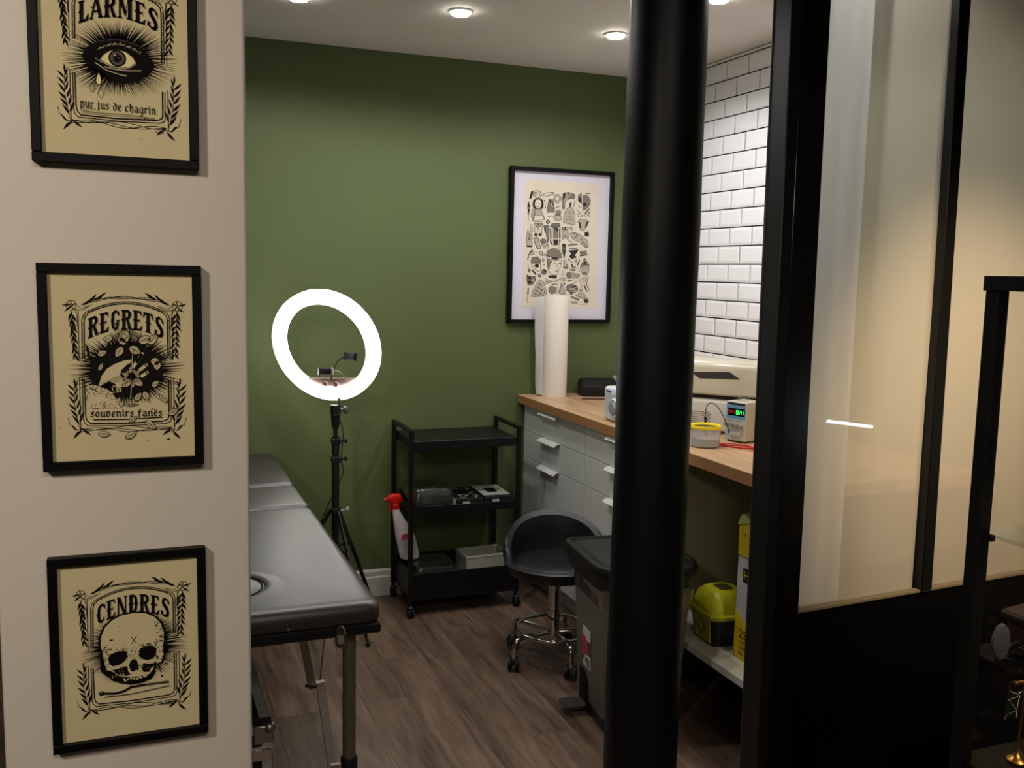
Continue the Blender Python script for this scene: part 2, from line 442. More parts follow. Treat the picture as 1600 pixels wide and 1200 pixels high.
# sheer white strip added close behind the first pane for its bright left band
cur = B(); N = 60; rows = []
for zi in range(9):
    z = .1+(CEIL-.12)*zi/8
    rows.append([Vector((.0+.215*i/N, .075+.012*math.sin(i/N*6*PI), z)) for i in range(N+1)])
rv = [[cur.bm.verts.new(p) for p in r] for r in rows]
for A, C in zip(rv, rv[1:]):
    for k in range(N): cur._face([A[k], A[k+1], C[k+1], C[k]])
cur.xf(PM)
tag(cur.obj('added_sheer', film_mat('sheer_white_fabric', (240, 244, 244), .6, 0, .06), smooth=True), 'narrow white sheer added behind the first frosted pane for its bright left band', 'added_sheer')

# ================================================================== STUDIO OBJECTS
# ---- recessed ceiling spots
spot_lab = ['round recessed ceiling spot at the left, over the ring lamp', 'round recessed ceiling spot in the middle, over the trolley', 'round recessed ceiling spot beside the column, left of it',
            'round recessed ceiling spot seen between column and glazing', 'round recessed ceiling spot over the treatment couch, nearer row', 'round recessed ceiling spot of the nearer row, over the open floor', 'round recessed ceiling spot close behind the frosted glazing']
s0 = thing('ceiling_spot', spot_lab[0], 'ceiling light', (SPOTS[0][0], SPOTS[0][1], CEIL), 0, 'recessed ceiling spots')
B().lathe([(.034, -.004), (.036, -.006), (.041, -.005), (.043, 0), (.034, 0)], n=32, cap=False).obj('trim_ring', white_paint, s0)
B().lathe([(.0, -.016), (.028, -.016), (.032, -.013), (.033, -.004), (.033, 0)], n=32, cap=False).obj('diffuser', M('spot_diffuser', (255, 250, 240), .5, emit=(255, 247, 235), estr=30), s0)
for i in range(1, 7): dup(s0, (SPOTS[i][0], SPOTS[i][1], CEIL), spot_lab[i])

# ---- worktop
WZ = .905
oak = wood_mat('oak_worktop', (176, 136, 98), (216, 182, 144), 1, .36, 22, 1.5, .2)
oak_edge = M('oak_edge_band', (160, 116, 76), .42, var=.12, vscale=30)
wt = B(); wt.box(1.668, TX-.002, 2.10, BACK-.003, WZ-.038, WZ, .0015)
w_o = tag(wt.obj('worktop', oak, smooth=False), 'long oak-coloured wood worktop running along the right wall', 'worktop')
B().box(1.6665, 1.668, 2.10, BACK-.003, WZ-.038, WZ-.001).obj('edge_band', oak_edge, w_o, smooth=False)

# ---- two drawer units
lacq = M('light_grey_drawer_front', (205, 208, 204), .34)
carc = M('white_carcass', (196, 196, 190), .5)
def drawer_unit(y1, y0, label):
    t = thing('drawer_unit', label, 'drawer unit', (1.70, y1, 0), 0, 'drawer units under the worktop')
    w = y1-y0
    B().box(.019, .62, -w+.0005, -.0005, .10, .866).obj('body', carc, t, smooth=False)
    if y0 < 3: B().box(.019, .60, -w-.001, -w+.0004, .0, .866).obj('side_panel', M('shade_toned_panel', (112, 110, 86), .6), t, smooth=False)  # pale end panel coloured darker olive to carry the shade under the worktop
    B().box(.055, .07, -w+.001, -.001, 0, .10).obj('plinth', M('plinth_white', (200, 200, 195), .45), t, smooth=False)
    zs = [.866, .738, .612, .10]
    for k in range(3):
        d = B().box(0, .018, -w+.0015, -.0015, zs[k+1]+.0015, zs[k]-.0015, .001).obj('drawer', lacq, t, smooth=False)
        zt = zs[k]-.008 if k == 0 else zs[k]-.0005
        # folded tab pull hooked over the top edge
        hb = B(); prof = [(.002, zt), (-.006, zt+.002), (-.020, zt-.003), (-.030, zt-.012), (-.0285, zt-.0135), (-.0195, zt-.005), (-.006, zt-.0005), (.002, zt-.002)]
        ym = -.318
        hb.prism([(x, ym-.095, z) for x, z in prof], (0, .19, 0))
        hb.obj('pull', M('white_tab_pull', (235, 236, 234), .35), d)
    return t
drawer_unit(BACK-.012, 3.463, 'white three-drawer unit against the green wall')
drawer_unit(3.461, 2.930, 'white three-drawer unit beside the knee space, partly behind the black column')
# ---- low white shelf in the knee space
ks = thing('low_shelf', 'low white shelf board under the worktop, holding yellow containers', 'shelf', (1.675, 2.1, 0))
B().box(0, .68, -.10, .827, .245, .270, .001).obj('shelf_board', M('white_shelf_board', (205, 205, 190), .4), ks, smooth=False)
B().box(.22, .238, .30, .32, 0, .245).obj('bracket_leg', carc, ks, smooth=False)
B().box(.55, .57, -.09, .82, 0, .245).obj('back_rail', black_matte, ks, smooth=False)

# ---- paper roll standing on the worktop
pr = thing('paper_roll', 'tall white couch paper roll standing on the worktop corner', 'paper roll', (1.815, 4.045, WZ))
paperm = M('soft_white_paper', (236, 228, 218), .85, bump=.6, bscale=220, spec=.1)
H_ = .468
B().lathe([(.019, 0), (.0575, 0), (.0585, .003), (.0585, H_-.003), (.0575, H_), (.019, H_), (.019, H_-.05), (.0, H_-.05)], n=48, cap=False).obj('roll', paperm, pr)
sh = B(); rr = []
for zi in range(13):
    z = .006+(H_-.012)*zi/12
    row = []
    for i in range(13):
        s_ = i/12; wob = .006*math.sin(zi*.9)*s_ + .004*s_*math.sin(zi*.35+2)
        taper = .72+.28*min(1, (zi/12)*1.9) if zi < 6 else 1
        row.append(Vector((-.0585*math.cos(s_*.9)-.052*s_*taper+.0*s_, .004+.036*math.sin(s_*1.2)+wob, z)))
    rr.append([sh.bm.verts.new(p) for p in row])
for A, C in zip(rr, rr[1:]):
    for k in range(12): sh._face([A[k], A[k+1], C[k+1], C[k]])
sh.obj('loose_sheet', film_mat('thin_paper_sheet', (236, 234, 232), .35, 0, .04), pr)

# ---- black pouch and papers in the corner
pc = thing('black_case', 'black soft-sided case lying in the worktop corner', 'case', (2.03, 4.02, WZ), R(-14))
b = B(); b.loft([(0, 0, 0, .17, .10, .02), (.006, 0, 0, .18, .11, .028), (.055, 0, 0, .182, .112, .03), (.075, 0, 0, .176, .106, .03), (.079, 0, 0, .16, .09, .03)], 6); b.obj('body', M('black_nylon', (13, 13, 14), .6, bump=.2, bscale=500), pc)
b = B(); b.tube([(x, y, .05) for x, y in rrect(.184, .114, .031, 6)], .0022, 5, close=True); b.obj('zip', black_plastic, pc)
B().rod((.07, -.03, .079), (.075, -.055, .083), .006, n=8).obj('zip_pull', chrome, pc)
pp = thing('paper_stack', 'small stack of white papers behind the black case', 'papers', (2.245, 4.02, WZ))
for k in range(7): B().box(-.10, .10, -.07, .07, k*.012, k*.012+.0118, .001).xf(Matrix.Rotation(R((-3, 4, -1, 6, -5, 2, -2)[k]), 4, 'Z')).obj('sheet_bundle', M('office_paper', (214, 206, 192), .8), pp, smooth=False)
pe_ = thing('pen', 'thin dark reddish pen lying on the worktop before the black case', 'pen', (1.90, 3.90, WZ+.004), R(-20))
B().rod((0, 0, 0), (.13, 0, 0), .0038, n=8).obj('barrel', M('maroon_plastic', (80, 34, 34), .4), pe_)
B().rod((-.012, 0, 0), (0, 0, 0), .001, .0038, n=8).obj('tip', black_plastic, pe_)

# ---- small white device with round dial
dv = thing('ultrasonic_cleaner', 'small white bench device with a round dial, half hidden by the column', 'device', (1.715, 3.34, WZ))
b = B(); b.box(0, .155, -.235, 0, .003, .135, .012, 3); b.obj('housing', M('device_white', (226, 229, 233), .28), dv)
b = B()
pts = [(y, z) for y, z in rrect(.150, .098, .018, 5)]
b.prism([(-.003, -.092+y, .062+z) for y, z in pts], (.004, 0, 0)); b.obj('front_panel', M('device_panel_grey', (203, 208, 212), .35), dv)
b = B(); b.lathe([(.036, 0), (.036, .006), (.031, .010), (.031, .004), (.0, .004)], (-.003, -.105, .060), 32, axis=(-1, 0, 0), cap=False); b.obj('dial_ring', white_plastic, dv)
b = B(); b.lathe([(.024, 0), (.022, .018), (.0, .019)], (-.003, -.105, .060), 24, axis=(-1, 0, 0), cap=False); b.obj('dial', M('dial_grey', (150, 156, 160), .35), dv)
b = B()
for k, wd in enumerate((4, 5, 4, 5, 4, 5, 4)): b.box(-.0012, .002, -.022-k*.0062-wd*.001, -.022-k*.0062, .114, .121)
b.box(-.0012, .002, -.062, -.030, .1095, .1115); b.obj('blue_lettering', M('blue_print', (40, 92, 170), .5), dv, smooth=False)
B().box(.02, .13, -.21, -.06, .1345, .138, .001).obj('lid_slot', M('dark_slot', (40, 42, 46), .5), dv, smooth=False)

# ---- large off-white clamshell machine
ang = math.atan2(-.78, .62)
mc = thing('clamshell_machine', 'large cream clamshell machine with perforated front, on the worktop by the tiles', 'machine', (1.885, 3.016, WZ), ang)
cream = M('cream_enamel', (206, 200, 180), .2, coat=.3)
greyw = M('pale_grey_enamel', (200, 199, 192), .25, coat=.2)
X0, X1 = -.045, .36
def shell(zlo, zhi, y0, y1, r, n=5, tilt=0.):
    pts = []
    for cx, cz, a0 in ((y1-r, zhi-r, 0), (y0+r, zhi-r, 90), (y0+r, zlo+r, 180), (y1-r, zlo+r, 270)):
        rr = r if a0 in (0, 90) else r*.35
        ccx = cx if a0 in (0, 90) else (y0+rr if a0 == 180 else y1-rr); ccz = cz if a0 in (0, 90) else zlo+rr
        for i in range(n+1):
            a = R(a0+90*i/n); pts.append((ccx+rr*math.cos(a), ccz+rr*math.sin(a)))
    return pts
b = B(); b.rings([[Vector((x, y, z)) for y, z in shell(.012, .128, 0, .19, .02)] for x in (X0, X1)]); b.obj('base', greyw, mc)
b = B(); b.rings([[Vector((x, y, z+.04*(x-X0)*0)) for y, z in shell(.142, .268, -.006, .18, .03)] for x in (X0, X1)]); b.obj('upper_lid', cream, mc)
b = B(); b.box(X0+.01, X1-.01, .012, .17, .128, .142); b.obj('hinge_gap', M('dark_brown_gap', (26, 18, 14), .5), mc, smooth=False)
b = B(); b.prism([(.022, -.0075, .222), (.165, -.0075, .232), (.205, -.0075, .208), (.055, -.0075, .201)], (0, .003, 0)); b.obj('handle_recess', M('handle_recess_grey', (66, 62, 60), .25), mc, smooth=False)
b = B()
for r_ in range(9):
    for c_ in range(15):
        x = X0+.008+c_*.0105+(r_ % 2)*.005; z = .022+r_*.0068
        if x < .095: b.box(x, x+.0068, -.0008, .001, z, z+.0026)
b.obj('vent_perforation', M('vent_dark', (34, 34, 36), .6), mc, smooth=False)
for x in (X0+.03, X1-.03):
    for y in (.03, .16): B().rod((x, y, 0), (x, y, .014), .012, n=10).obj('rubber_foot', rubber, mc)

# ---- bench power supply
pa = math.atan2(-.95, .30)
ps = thing('power_supply', 'small bench power supply with red and green digits', 'power supply', (1.917, 2.798, WZ), pa)
# local x runs along the front to the right, local y goes into depth
ps.rotation_euler[2] = pa
PWd, PDp, PHt = .088, .10, .142
b = B(); b.box(0, PWd, .004, PDp, .006, PHt, .004, 2); b.obj('housing', M('psu_beige', (186, 182, 166), .4), ps)
b = B(); b.box(0, PWd, 0, .006, .006, PHt-.001, .002); b.obj('front_plate', M('psu_front', (190, 192, 188), .45), ps, smooth=False)
b = B(); b.box(.004, PWd-.004, -.0006, .001, .082, .128); b.obj('blue_panel', M('psu_blue', (104, 160, 205), .4), ps, smooth=False)
b = B(); b.box(.010, PWd-.006, -.0012, 0, .131, .1385); b.obj('dark_strip', M('psu_strip', (28, 32, 44), .4), ps, smooth=False)
b = B(); b.box(.011, PWd-.006, -.0014, 0, .093, .119); b.obj('display', M('display_black', (8, 6, 8), .2), ps, smooth=False)
SEG = {'0': 'abcdef', '1': 'bc', '4': 'bcfg', '6': 'acdefg', '8': 'abcdefg', '9': 'abcdfg', 'v': 'cde'}
def digits(txt, x, z, w, h, mat, name):
    b = B(); t = w*.2
    for ch in txt:
        S = {'a': (0, w, h-t, h), 'g': (0, w, h/2-t/2, h/2+t/2), 'd': (0, w, 0, t), 'b': (w-t, w, h/2, h), 'c': (w-t, w, 0, h/2), 'f': (0, t, h/2, h), 'e': (0, t, 0, h/2)}
        for q in SEG[ch]:
            a = S[q]; b.box(x+a[0], x+a[1], -.002, -.0012, z+a[2], z+a[3])
        x += w*1.42
    b.obj(name, mat, ps, smooth=False)
digits('0000', .015, .101, .0046, .010, M('led_red', (150, 20, 16), .4, emit=(255, 40, 30), estr=.25), 'red_digits')
digits('0641', .046, .099, .0058, .014, M('led_green', (30, 220, 80), .4, emit=(60, 255, 110), estr=2.2), 'green_digits')
for k, x in enumerate((.010, .030, .050, .069)):
    kn = B(); kn.lathe([(.0075, 0), (.0068, .014), (.0, .0145)], (x, 0, .062-k*.001), 16, axis=(0, -1, 0), cap=False); kn.obj('knob', M('knob_grey', (136, 138, 132), .4), ps)
for k, x in enumerate((.034, .048, .062)):
    kn = B(); kn.lathe([(.0055, 0), (.0055, .012), (.0, .0125)], (x, 0, .030), 12, axis=(0, -1, 0), cap=False); kn.obj('terminal', M('terminal_grey', (190, 188, 178), .4), ps)
b = B(); b.box(.012, .028, -.0008, .0, .026, .040); b.obj('blue_label', M('psu_blue', (104, 160, 205)), ps, smooth=False)
b = B()
for k in range(2):
    for j in range(6): b.box(.010+k*.036+j*.004, .013+k*.036+j*.004, -.0006, .0, .074, .0755)
b.obj('small_lettering', M('psu_ink', (60, 60, 62), .6), ps, smooth=False)
b = B(); b.tube([(.03, .03, PHt), (.03, .03, PHt+.012), (.03, .08, PHt+.012), (.03, .08, PHt)], .003, 6); b.obj('carry_handle', steel, ps)
for x in (.01, PWd-.01):
    for y in (.015, PDp-.015): B().rod((x, y, 0), (x, y, .007), .006, n=8).obj('rubber_foot', rubber, ps)
# leads
b = B(); pts = []
for k in range(90):
    a = k/90*2*PI*3.2; rx = .060-.004*math.sin(a*1.7); ry = .030+.004*math.cos(a*.9)
    pts.append((1.868+rx*math.cos(a)*.55+ry*math.sin(a)*.5, 2.655-rx*math.cos(a)*.8+ry*math.sin(a)*.5, WZ+.0035+.0022*(k/12 % 3)))
b.tube(pts, .0019, 6); tag(b.obj('red_cable', M('red_cable', (190, 26, 34), .4)), 'coiled thin red cable lying before the power supply', 'cable')
b = B(); P0 = Vector((1.90, 2.745, WZ+.035)); P3 = Vector((1.868, 2.815, WZ+.006))
b.tube(bez(P0, P0+Vector((-.05, -.01, .12)), Vector((1.87, 2.86, WZ+.16)), Vector((1.862, 2.842, WZ+.075)), 20), .0017, 6)
b.tube([Vector((1.862, 2.842, WZ+.080)), Vector((1.863, 2.838, WZ+.06)), Vector((1.864, 2.834, WZ+.03)), Vector((1.866, 2.828, WZ+.002))], lambda t: .0055-.003*abs(t-.4), 8)
tag(b.obj('black_clip_lead', black_plastic), 'black clip lead arching from the power supply to the worktop', 'cable')

# ---- plastic cup with yellow rim
cu = thing('plastic_tub', 'clear plastic tub with a yellow rim lid, on the worktop edge', 'tub', (1.782, 2.715, WZ))
tubm = M('clear_frosted_plastic', (236, 238, 240), .12, trans=.75, ior=1.25)
b = B(); b.lathe([(.0, .001), (.046, .001), (.0505, .006), (.0515, .066), (.0495, .066), (.0485, .008), (.0, .004)], n=40, cap=False); b.obj('cup', tubm, cu)
b = B(); b.lathe([(.0, .0), (.0, .03)], n=4); b.bm.free(); 
b = B(); b.lathe([(.0435, .064), (.053, .063), (.054, .068), (.051, .074), (.042, .072), (.0405, .067)], n=40, cap=False)
b.bm.verts.ensure_lookup_table(); b.tube([(-.049, .022, .069), (-.060, .030, .070), (-.068, .036, .070)], .0045, 6)
b.obj('yellow_rim', M('yellow_plastic', (240, 216, 30), .35), cu)
b = B(); b.lathe([(.0, .005), (.0475, .005), (.0475, .030), (.0, .030)], n=32, cap=False); b.obj('contents', M('pale_contents', (196, 184, 184), .5, trans=.3), cu)

# ---- things on the low shelf
SZ = .270
sb = thing('sharps_container', 'yellow-lidded black sharps container on the low white shelf', 'container', (1.808, 2.605, SZ), R(-3))
sb.scale = (1.08, 1.0, 1.06)
b = B(); b.loft([(0, 0, 0, .128, .145, .02), (.004, 0, 0, .132, .150, .022), (.095, 0, 0, .146, .168, .025)], 5); b.obj('body', M('black_body_plastic', (22, 21, 20), .4), sb)
yl = M('yellow_lid_plastic', (206, 204, 32), .4, trans=.15)
b = B(); b.loft([(.088, 0, 0, .160, .184, .028), (.100, 0, 0, .168, .192, .03), (.106, 0, 0, .150, .172, .03), (.150, 0, 0, .122, .140, .03), (.163, 0, 0, .098, .112, .03), (.166, 0, 0, .085, .10, .03)], 5); b.obj('lid', yl, sb)
b = B(); b.loft([(.1655, .0, .0, .045, .062, .012), (.1675, .0, .0, .045, .062, .012)], 4); b.obj('drop_opening', M('dark_opening', (70, 66, 18), .5), sb)
b = B(); b.prism([(-.070, -.045, .10), (-.079, -.040, .098), (-.079, .02, .098), (-.066, .012, .150), (-.062, -.035, .150)], (.004, 0, 0)); b.obj('flap', yl, sb)
b = B(); b.box(-.0735, -.0695, -.062, .045, .012, .086); b.xf(Matrix.Shear('XY', 4, (0, 0)));
for v in b.bm.verts: v.co.x -= (v.co.z-.012)*.06
b.obj('yellow_label', M('label_yellow', (176, 160, 70), .6), sb, smooth=False)
b = B(); cz = .052; q = .026
for a, c in (((0, q), (q, 0)), ((q, 0), (0, -q)), ((0, -q), (-q, 0)), ((-q, 0), (0, q))):
    b.bar((-.077-(cz+a[1]-.012)*.0, -.008+a[0], cz+a[1]), (-.077, -.008+c[0], cz+c[1]), .0022, .001, up=(1, 0, 0))
b.obj('hazard_diamond', M('label_ink', (30, 28, 20), .6), sb, smooth=False)
bx = thing('tall_carton', 'tall yellow and white cardboard carton on the low shelf beside the glazing', 'carton', (1.76, 2.463, SZ))
wht = M('carton_white', (200, 200, 198), .55); yel = M('carton_yellow', (226, 196, 34), .5)
B().box(0, .15, -.22, 0, 0, .445, .002).obj('body', wht, bx, smooth=False)
B().box(-.0008, .002, -.2195, -.0005, .335, .4445).obj('upper_band', yel, bx, smooth=False)
b = B(); b.prism([(-.0008, -.0005, .002), (-.0008, -.0005, .155), (-.0008, -.02, .150), (-.0008, -.06, .118), (-.0008, -.22, .09), (-.0008, -.22, .002)], (.002, 0, 0)); b.obj('lower_band', yel, bx, smooth=False)
b = B()
for k in range(16): b.box(-.0014, 0, -.004-k*.0135-.007, -.004-k*.0135, .3325, .3355)
b.obj('dashed_line', M('carton_ink', (24, 22, 20), .6), bx, smooth=False)
B().box(-.0014, 0, -.135, -.032, .255, .300).obj('black_field', M('carton_ink', (24, 22, 20)), bx, smooth=False)
b = B(); m_ = basis((-.0022, -.050, .277), (0, -1, 0), (0, 0, 1), (-1, 0, 0)); text_bm(b, 'H', .040, m_); b.obj('yellow_letter', yel, bx, smooth=False, fixn=False)
b = B(); text_bm(b, '25', .040, basis((-.0016, -.046, .085), (0, -1, 0), (0, 0, 1), (-1, 0, 0)))
text_bm(b, 'COT', .017, basis((-.0016, -.050, .058), (0, -1, 0), (0, 0, 1), (-1, 0, 0)))
text_bm(b, 'WIE', .017, basis((-.0016, -.046, .040), (0, -1, 0), (0, 0, 1), (-1, 0, 0)))
text_bm(b, 'ARE PRO', .017, basis((-.0016, -.058, .022), (0, -1, 0), (0, 0, 1), (-1, 0, 0)))
b.obj('black_lettering', M('carton_ink', (24, 22, 20)), bx, smooth=False, fixn=False)
b = B(); b.lathe([(.0, 0), (.0065, 0)], (-.0016, -.032, .405), 16, axis=(-1, 0, 0), cap=False); b.obj('seal_dot', M('seal_ochre', (170, 130, 30), .5), bx, smooth=False)
b = B(); b.prism([(-.004, .006, .43), (-.004, -.03, .44), (-.002, -.06, .452), (.004, -.02, .470), (.008, .004, .462)], (.03, 0, .002)); b.obj('green_bag', M('pale_green_film', (188, 200, 96), .4, trans=.3), bx, smooth=False)
sw = thing('small_carton', 'small plain white carton behind the sharps container', 'carton', (2.03, 2.72, SZ), R(-10))
b = B(); b.box(-.035, .035, -.03, .03, 0, .175, .001); b.obj('body', M('carton_plain', (190, 188, 178), .6), sw, smooth=False)
b = B(); b.prism([(-.0358, .012, .150), (-.0358, .0, .158), (-.0358, -.018, .150), (-.0358, -.012, .147), (-.0358, .0, .152)], (.001, 0, 0)); b.obj('swoosh_mark', M('carton_ink', (24, 22, 20)), sw, smooth=False)

# ---- black three-tier trolley
tr = thing('trolley', 'black metal three-tier trolley against the green wall', 'trolley', (1.306, 3.955, 0))
HX, HY = .243, .145
for sx in (-1, 1):
    for sy in (-1, 1):
        B().box(sx*HX-.010, sx*HX+.010, sy*HY-.0075, sy*HY+.0075, .065, .812, .0015).obj('upright', black_metal, tr, smooth=False)
    B().box(sx*HX-.010, sx*HX+.010, -HY+.0075, HY-.0075, .797, .812, .0015).obj('handle_bar', black_metal, tr, smooth=False)
def tray(z0, z1, name):
    b = B(); x, y = HX-.010, HY+.006; t = .0015
    b.box(-x, x, -y, y, z0, z0+t)
    for sy in (-1, 1): b.box(-x, x, sy*y-t, sy*y+t, z0, z1, .0006)
    for sx in (-1, 1): b.box(sx*x-t, sx*x+t, -y, y, z0, z1, .0006)
    return b.obj(name, black_metal, tr, smooth=False)
b = B(); x, y = HX-.010, HY+.006
b.box(-x, x, -y, y, .724, .763, .002); b.obj('top_shelf', black_metal, tr, smooth=False)
tray(.445, .481, 'middle_tray'); tray(.072, .190, 'bottom_tray')
for sx in (-1, 1):
    for sy in (-1, 1):
        c = B(); c.rod((sx*HX, sy*HY, .046), (sx*HX, sy*HY, .066), .007, n=8)
        c.box(sx*HX-.013, sx*HX+.013, sy*HY-.022, sy*HY+.006, .030, .050, .004)
        co = c.obj('castor', black_plastic, tr)
        w_ = B()
        for q in (-1, 1): w_.lathe([(.0, 0), (.019, 0), (.0215, .003), (.0215, .007), (.019, .010), (.0, .010)], (sx*HX+(-.013 if q < 0 else .003), sy*HY-.010, .0216), 20, axis=(1, 0, 0))
        w_.obj('wheel', rubber, co)
# contents, middle tray
film = M('clear_shiny_wrap', (60, 62, 60), .12, trans=.35, ior=1.2, bump=1.0, bscale=24)
def wrapped(name, label, loc, w, d, h, rz, cat='package', mat=None):
    t = thing(name, label, cat, loc, R(rz))
    b = B(); b.loft([(0, 0, 0, w*.94, d*.94, .012), (.004, 0, 0, w, d, .014), (h*.8, 0, 0, w*.97, d*.97, .018), (h, 0, 0, w*.86, d*.86, .02)], 4)
    b.obj('contents', mat or M('wrapped_black', (40, 42, 40), .3, bump=.6, bscale=30, coat=.8), t)
    # loose plastic film around it with a few folds
    g = B(); rings = []
    for i, (z, s) in enumerate(((.001, 1.03), (h*.35, 1.06), (h*.75, 1.04), (h*1.02, .96), (h*1.05, .55))):
        ring = []
        for j, (x, y) in enumerate(rrect(w*s, d*s, .015, 5)):
            k = 1+.012*math.sin(j*2.3+i*1.7); ring.append(Vector((x*k, y*k, z+(.002*math.sin(j*1.9+i) if i else 0))))
        rings.append(ring)
    g.rings(rings, cap=False); g.obj('clear_film', thin_glass_wrap, t)
    return t
thin_glass_wrap = thin_glass('clear_wrap', (.93, .95, .93), 2.2)
wrapped('wrapped_package', 'dark package in clear film on the trolley middle tray', (1.172, 3.955, .4475), .172, .21, .095, 3)
glove_top = M('glove_box_grey', (205, 205, 202), .5); glove_blk = M('glove_box_black', (20, 20, 21), .5)
def glove_box(label, loc, rz, greytop):
    t = thing('glove_box', label, 'box', loc, R(rz), 'glove boxes on the trolley')
    w, d, h = .125, .225, .052
    B().box(-w/2, w/2, -d/2, d/2, 0, h, .001).obj('carton', glove_blk, t, smooth=False)
    if greytop: B().box(-w/2+.001, w/2-.001, -d/2+.03, d/2-.001, h, h+.0008).obj('printed_top', glove_top, t, smooth=False)
    else:
        b = B()
        for k in range(26): 
            x = random.uniform(-w/2+.006, w/2-.02); y = random.uniform(-d/2+.01, d/2-.02); b.box(x, x+random.uniform(.006, .016), y, y+random.uniform(.004, .02), h, h+.0006)
        b.obj('printed_top', M('glove_print_grey', (160, 162, 158), .5), t, smooth=False)['kind'] = 'stuff'
        B().box(-w/2-.0006, -w/2+.0005, -d/2+.001, d/2-.001, .002, h-.002).obj('grey_side', glove_top, t, smooth=False)
    b = B(); b.loft([(h+.0008, 0, .01, .050, .085, .024), (h+.0016, 0, .01, .050, .085, .024)], 6); b.obj('tear_opening', black_matte, t)
    b = B(); yf = -d/2-.0008
    for k in range(5): b.box(-.03+k*.0065, -.025+k*.0065, yf, yf+.001, .030, .040)
    for k in range(9): b.box(-.045+k*.008 if greytop else -.04+k*.006, -.0395+k*.008 if greytop else -.0352+k*.006, yf, yf+.001, .008, .0115)
    b.lathe([(.004, 0), (.006, 0)], (-.016, yf, .017), 12, axis=(0, -1, 0), cap=False)
    b.obj('white_print', M('white_print', (205, 205, 200), .5), t, smooth=False)
    return t
glove_box('black glove box with grey side, middle tray of the trolley', (1.334, 3.93, .4475), -3, False)
glove_box('black glove box with pale printed top, right end of the trolley tray', (1.469, 3.935, .4475), -2, True)
wrapped('wrapped_package', 'flat black package in clear film on the trolley bottom tray', (1.192, 3.94, .0745), .185, .20, .125, -3)
gb = thing('plastic_box', 'long grey open plastic box on the trolley bottom tray', 'box', (1.43, 3.93, .0745), R(3))
b = B(); w, d, h = .20, .13, .155; t_ = .003
b.box(-w/2, w/2, -d/2, d/2, 0, t_)
for sy in (-1, 1): b.box(-w/2, w/2, sy*d/2-t_/2, sy*d/2+t_/2, 0, h)
for sx in (-1, 1): b.box(sx*w/2-t_/2, sx*w/2+t_/2, -d/2, d/2, 0, h)
b.obj('bin_body', M('cream_plastic_box', (176, 176, 160), .4), gb, smooth=False)
b = B(); b.box(-w/2-.004, w/2+.004, -d/2-.004, -d/2+.002, h-.012, h, .001); b.box(-w/2-.004, w/2+.004, d/2-.002, d/2+.004, h-.012, h, .001)
for sx in (-1, 1): b.box(sx*(w/2+.001)-.003, sx*(w/2+.001)+.003, -d/2, d/2, h-.012, h, .001)
b.obj('rim', M('grey_rim', (196, 196, 188), .35), gb, smooth=False)
B().box(-w/2+.006, w/2-.006, -d/2+.006, d/2-.006, .09, .118).obj('grey_contents', M('box_contents', (120, 120, 116), .6), gb, smooth=False)

# ---- spray bottle
sp = thing('spray_bottle', 'white spray bottle with bright red trigger on the trolley', 'spray bottle', (1.104, 3.965, .0745+.1385), R(0))
wp = M('bottle_white', (226, 222, 220), .35)
z0 = 0
b = B(); b.loft([(z0, 0, 0, .075, .045, .02), (z0+.006, 0, 0, .086, .052, .024), (z0+.05, 0, 0, .088, .054, .026), (z0+.10, -.002, 0, .088, .054, .025), (z0+.145, -.008, 0, .070, .046, .022), (z0+.185, -.016, 0, .048, .036, .017), (z0+.215, -.020, 0, .034, .030, .014), (z0+.228, -.020, 0, .030, .028, .013)], 6); b.obj('bottle', wp, sp)
red = M('red_trigger_plastic', (218, 24, 22), .3)
b = B(); b.lathe([(.0165, 0), (.0175, .004), (.0165, .022), (.012, .026)], (-.020, 0, z0+.226), 20)
b.loft([(z0+.250, -.016, 0, .028, .022, .008), (z0+.262, -.014, 0, .062, .026, .010), (z0+.276, -.018, 0, .070, .027, .011), (z0+.290, -.012, 0, .050, .024, .010), (z0+.294, -.008, 0, .034, .016, .007)], 4)
b.rod((-.050, 0, z0+.272), (-.064, 0, z0+.268), .009, .007, n=10)
b.tube([(-.040, 0, z0+.262), (-.048, 0, z0+.246), (-.044, 0, z0+.228), (-.050, 0, z0+.214)], .0045, 6)
b.obj('trigger_head', red, sp)
SHR = Matrix(((1, 0, -.20, 0), (0, 1, 0, 0), (0, 0, 1, 0), (0, 0, 0, 1)))
b = B(); b.prism([(-.030, -.0295, z0+.02), (.026, -.0295, z0+.02), (.030, -.0290, z0+.09), (.010, -.0275, z0+.118), (-.026, -.0275, z0+.112), (-.034, -.029, z0+.08)], (0, .004, 0)); b.obj('paper_label', M('bottle_label', (186, 182, 182), .55), sp, smooth=False)
b = B(); b.prism([(-.028, -.0300, z0+.092), (.028, -.0300, z0+.094), (.009, -.0282, z0+.120), (-.024, -.0282, z0+.114)], (0, .002, 0)); b.obj('label_arch', M('label_pink', (196, 70, 84), .5), sp, smooth=False)
b = B()
for k in range(9): b.box(-.026, -.026+(.044 if k % 3 else .036), -.0300, -.029, z0+.028+k*.006, z0+.0295+k*.006)
b.obj('label_lines', M('label_grey', (130, 126, 128), .5), sp, smooth=False)
for c_ in sp.children: c_.data.transform(Matrix(((1, 0, -.20, 0), (0, 1, 0, 0), (0, 0, 1, 0), (0, 0, 0, 1))))
# bottle stands on the flat package: support block inside bottom tray is the package itself

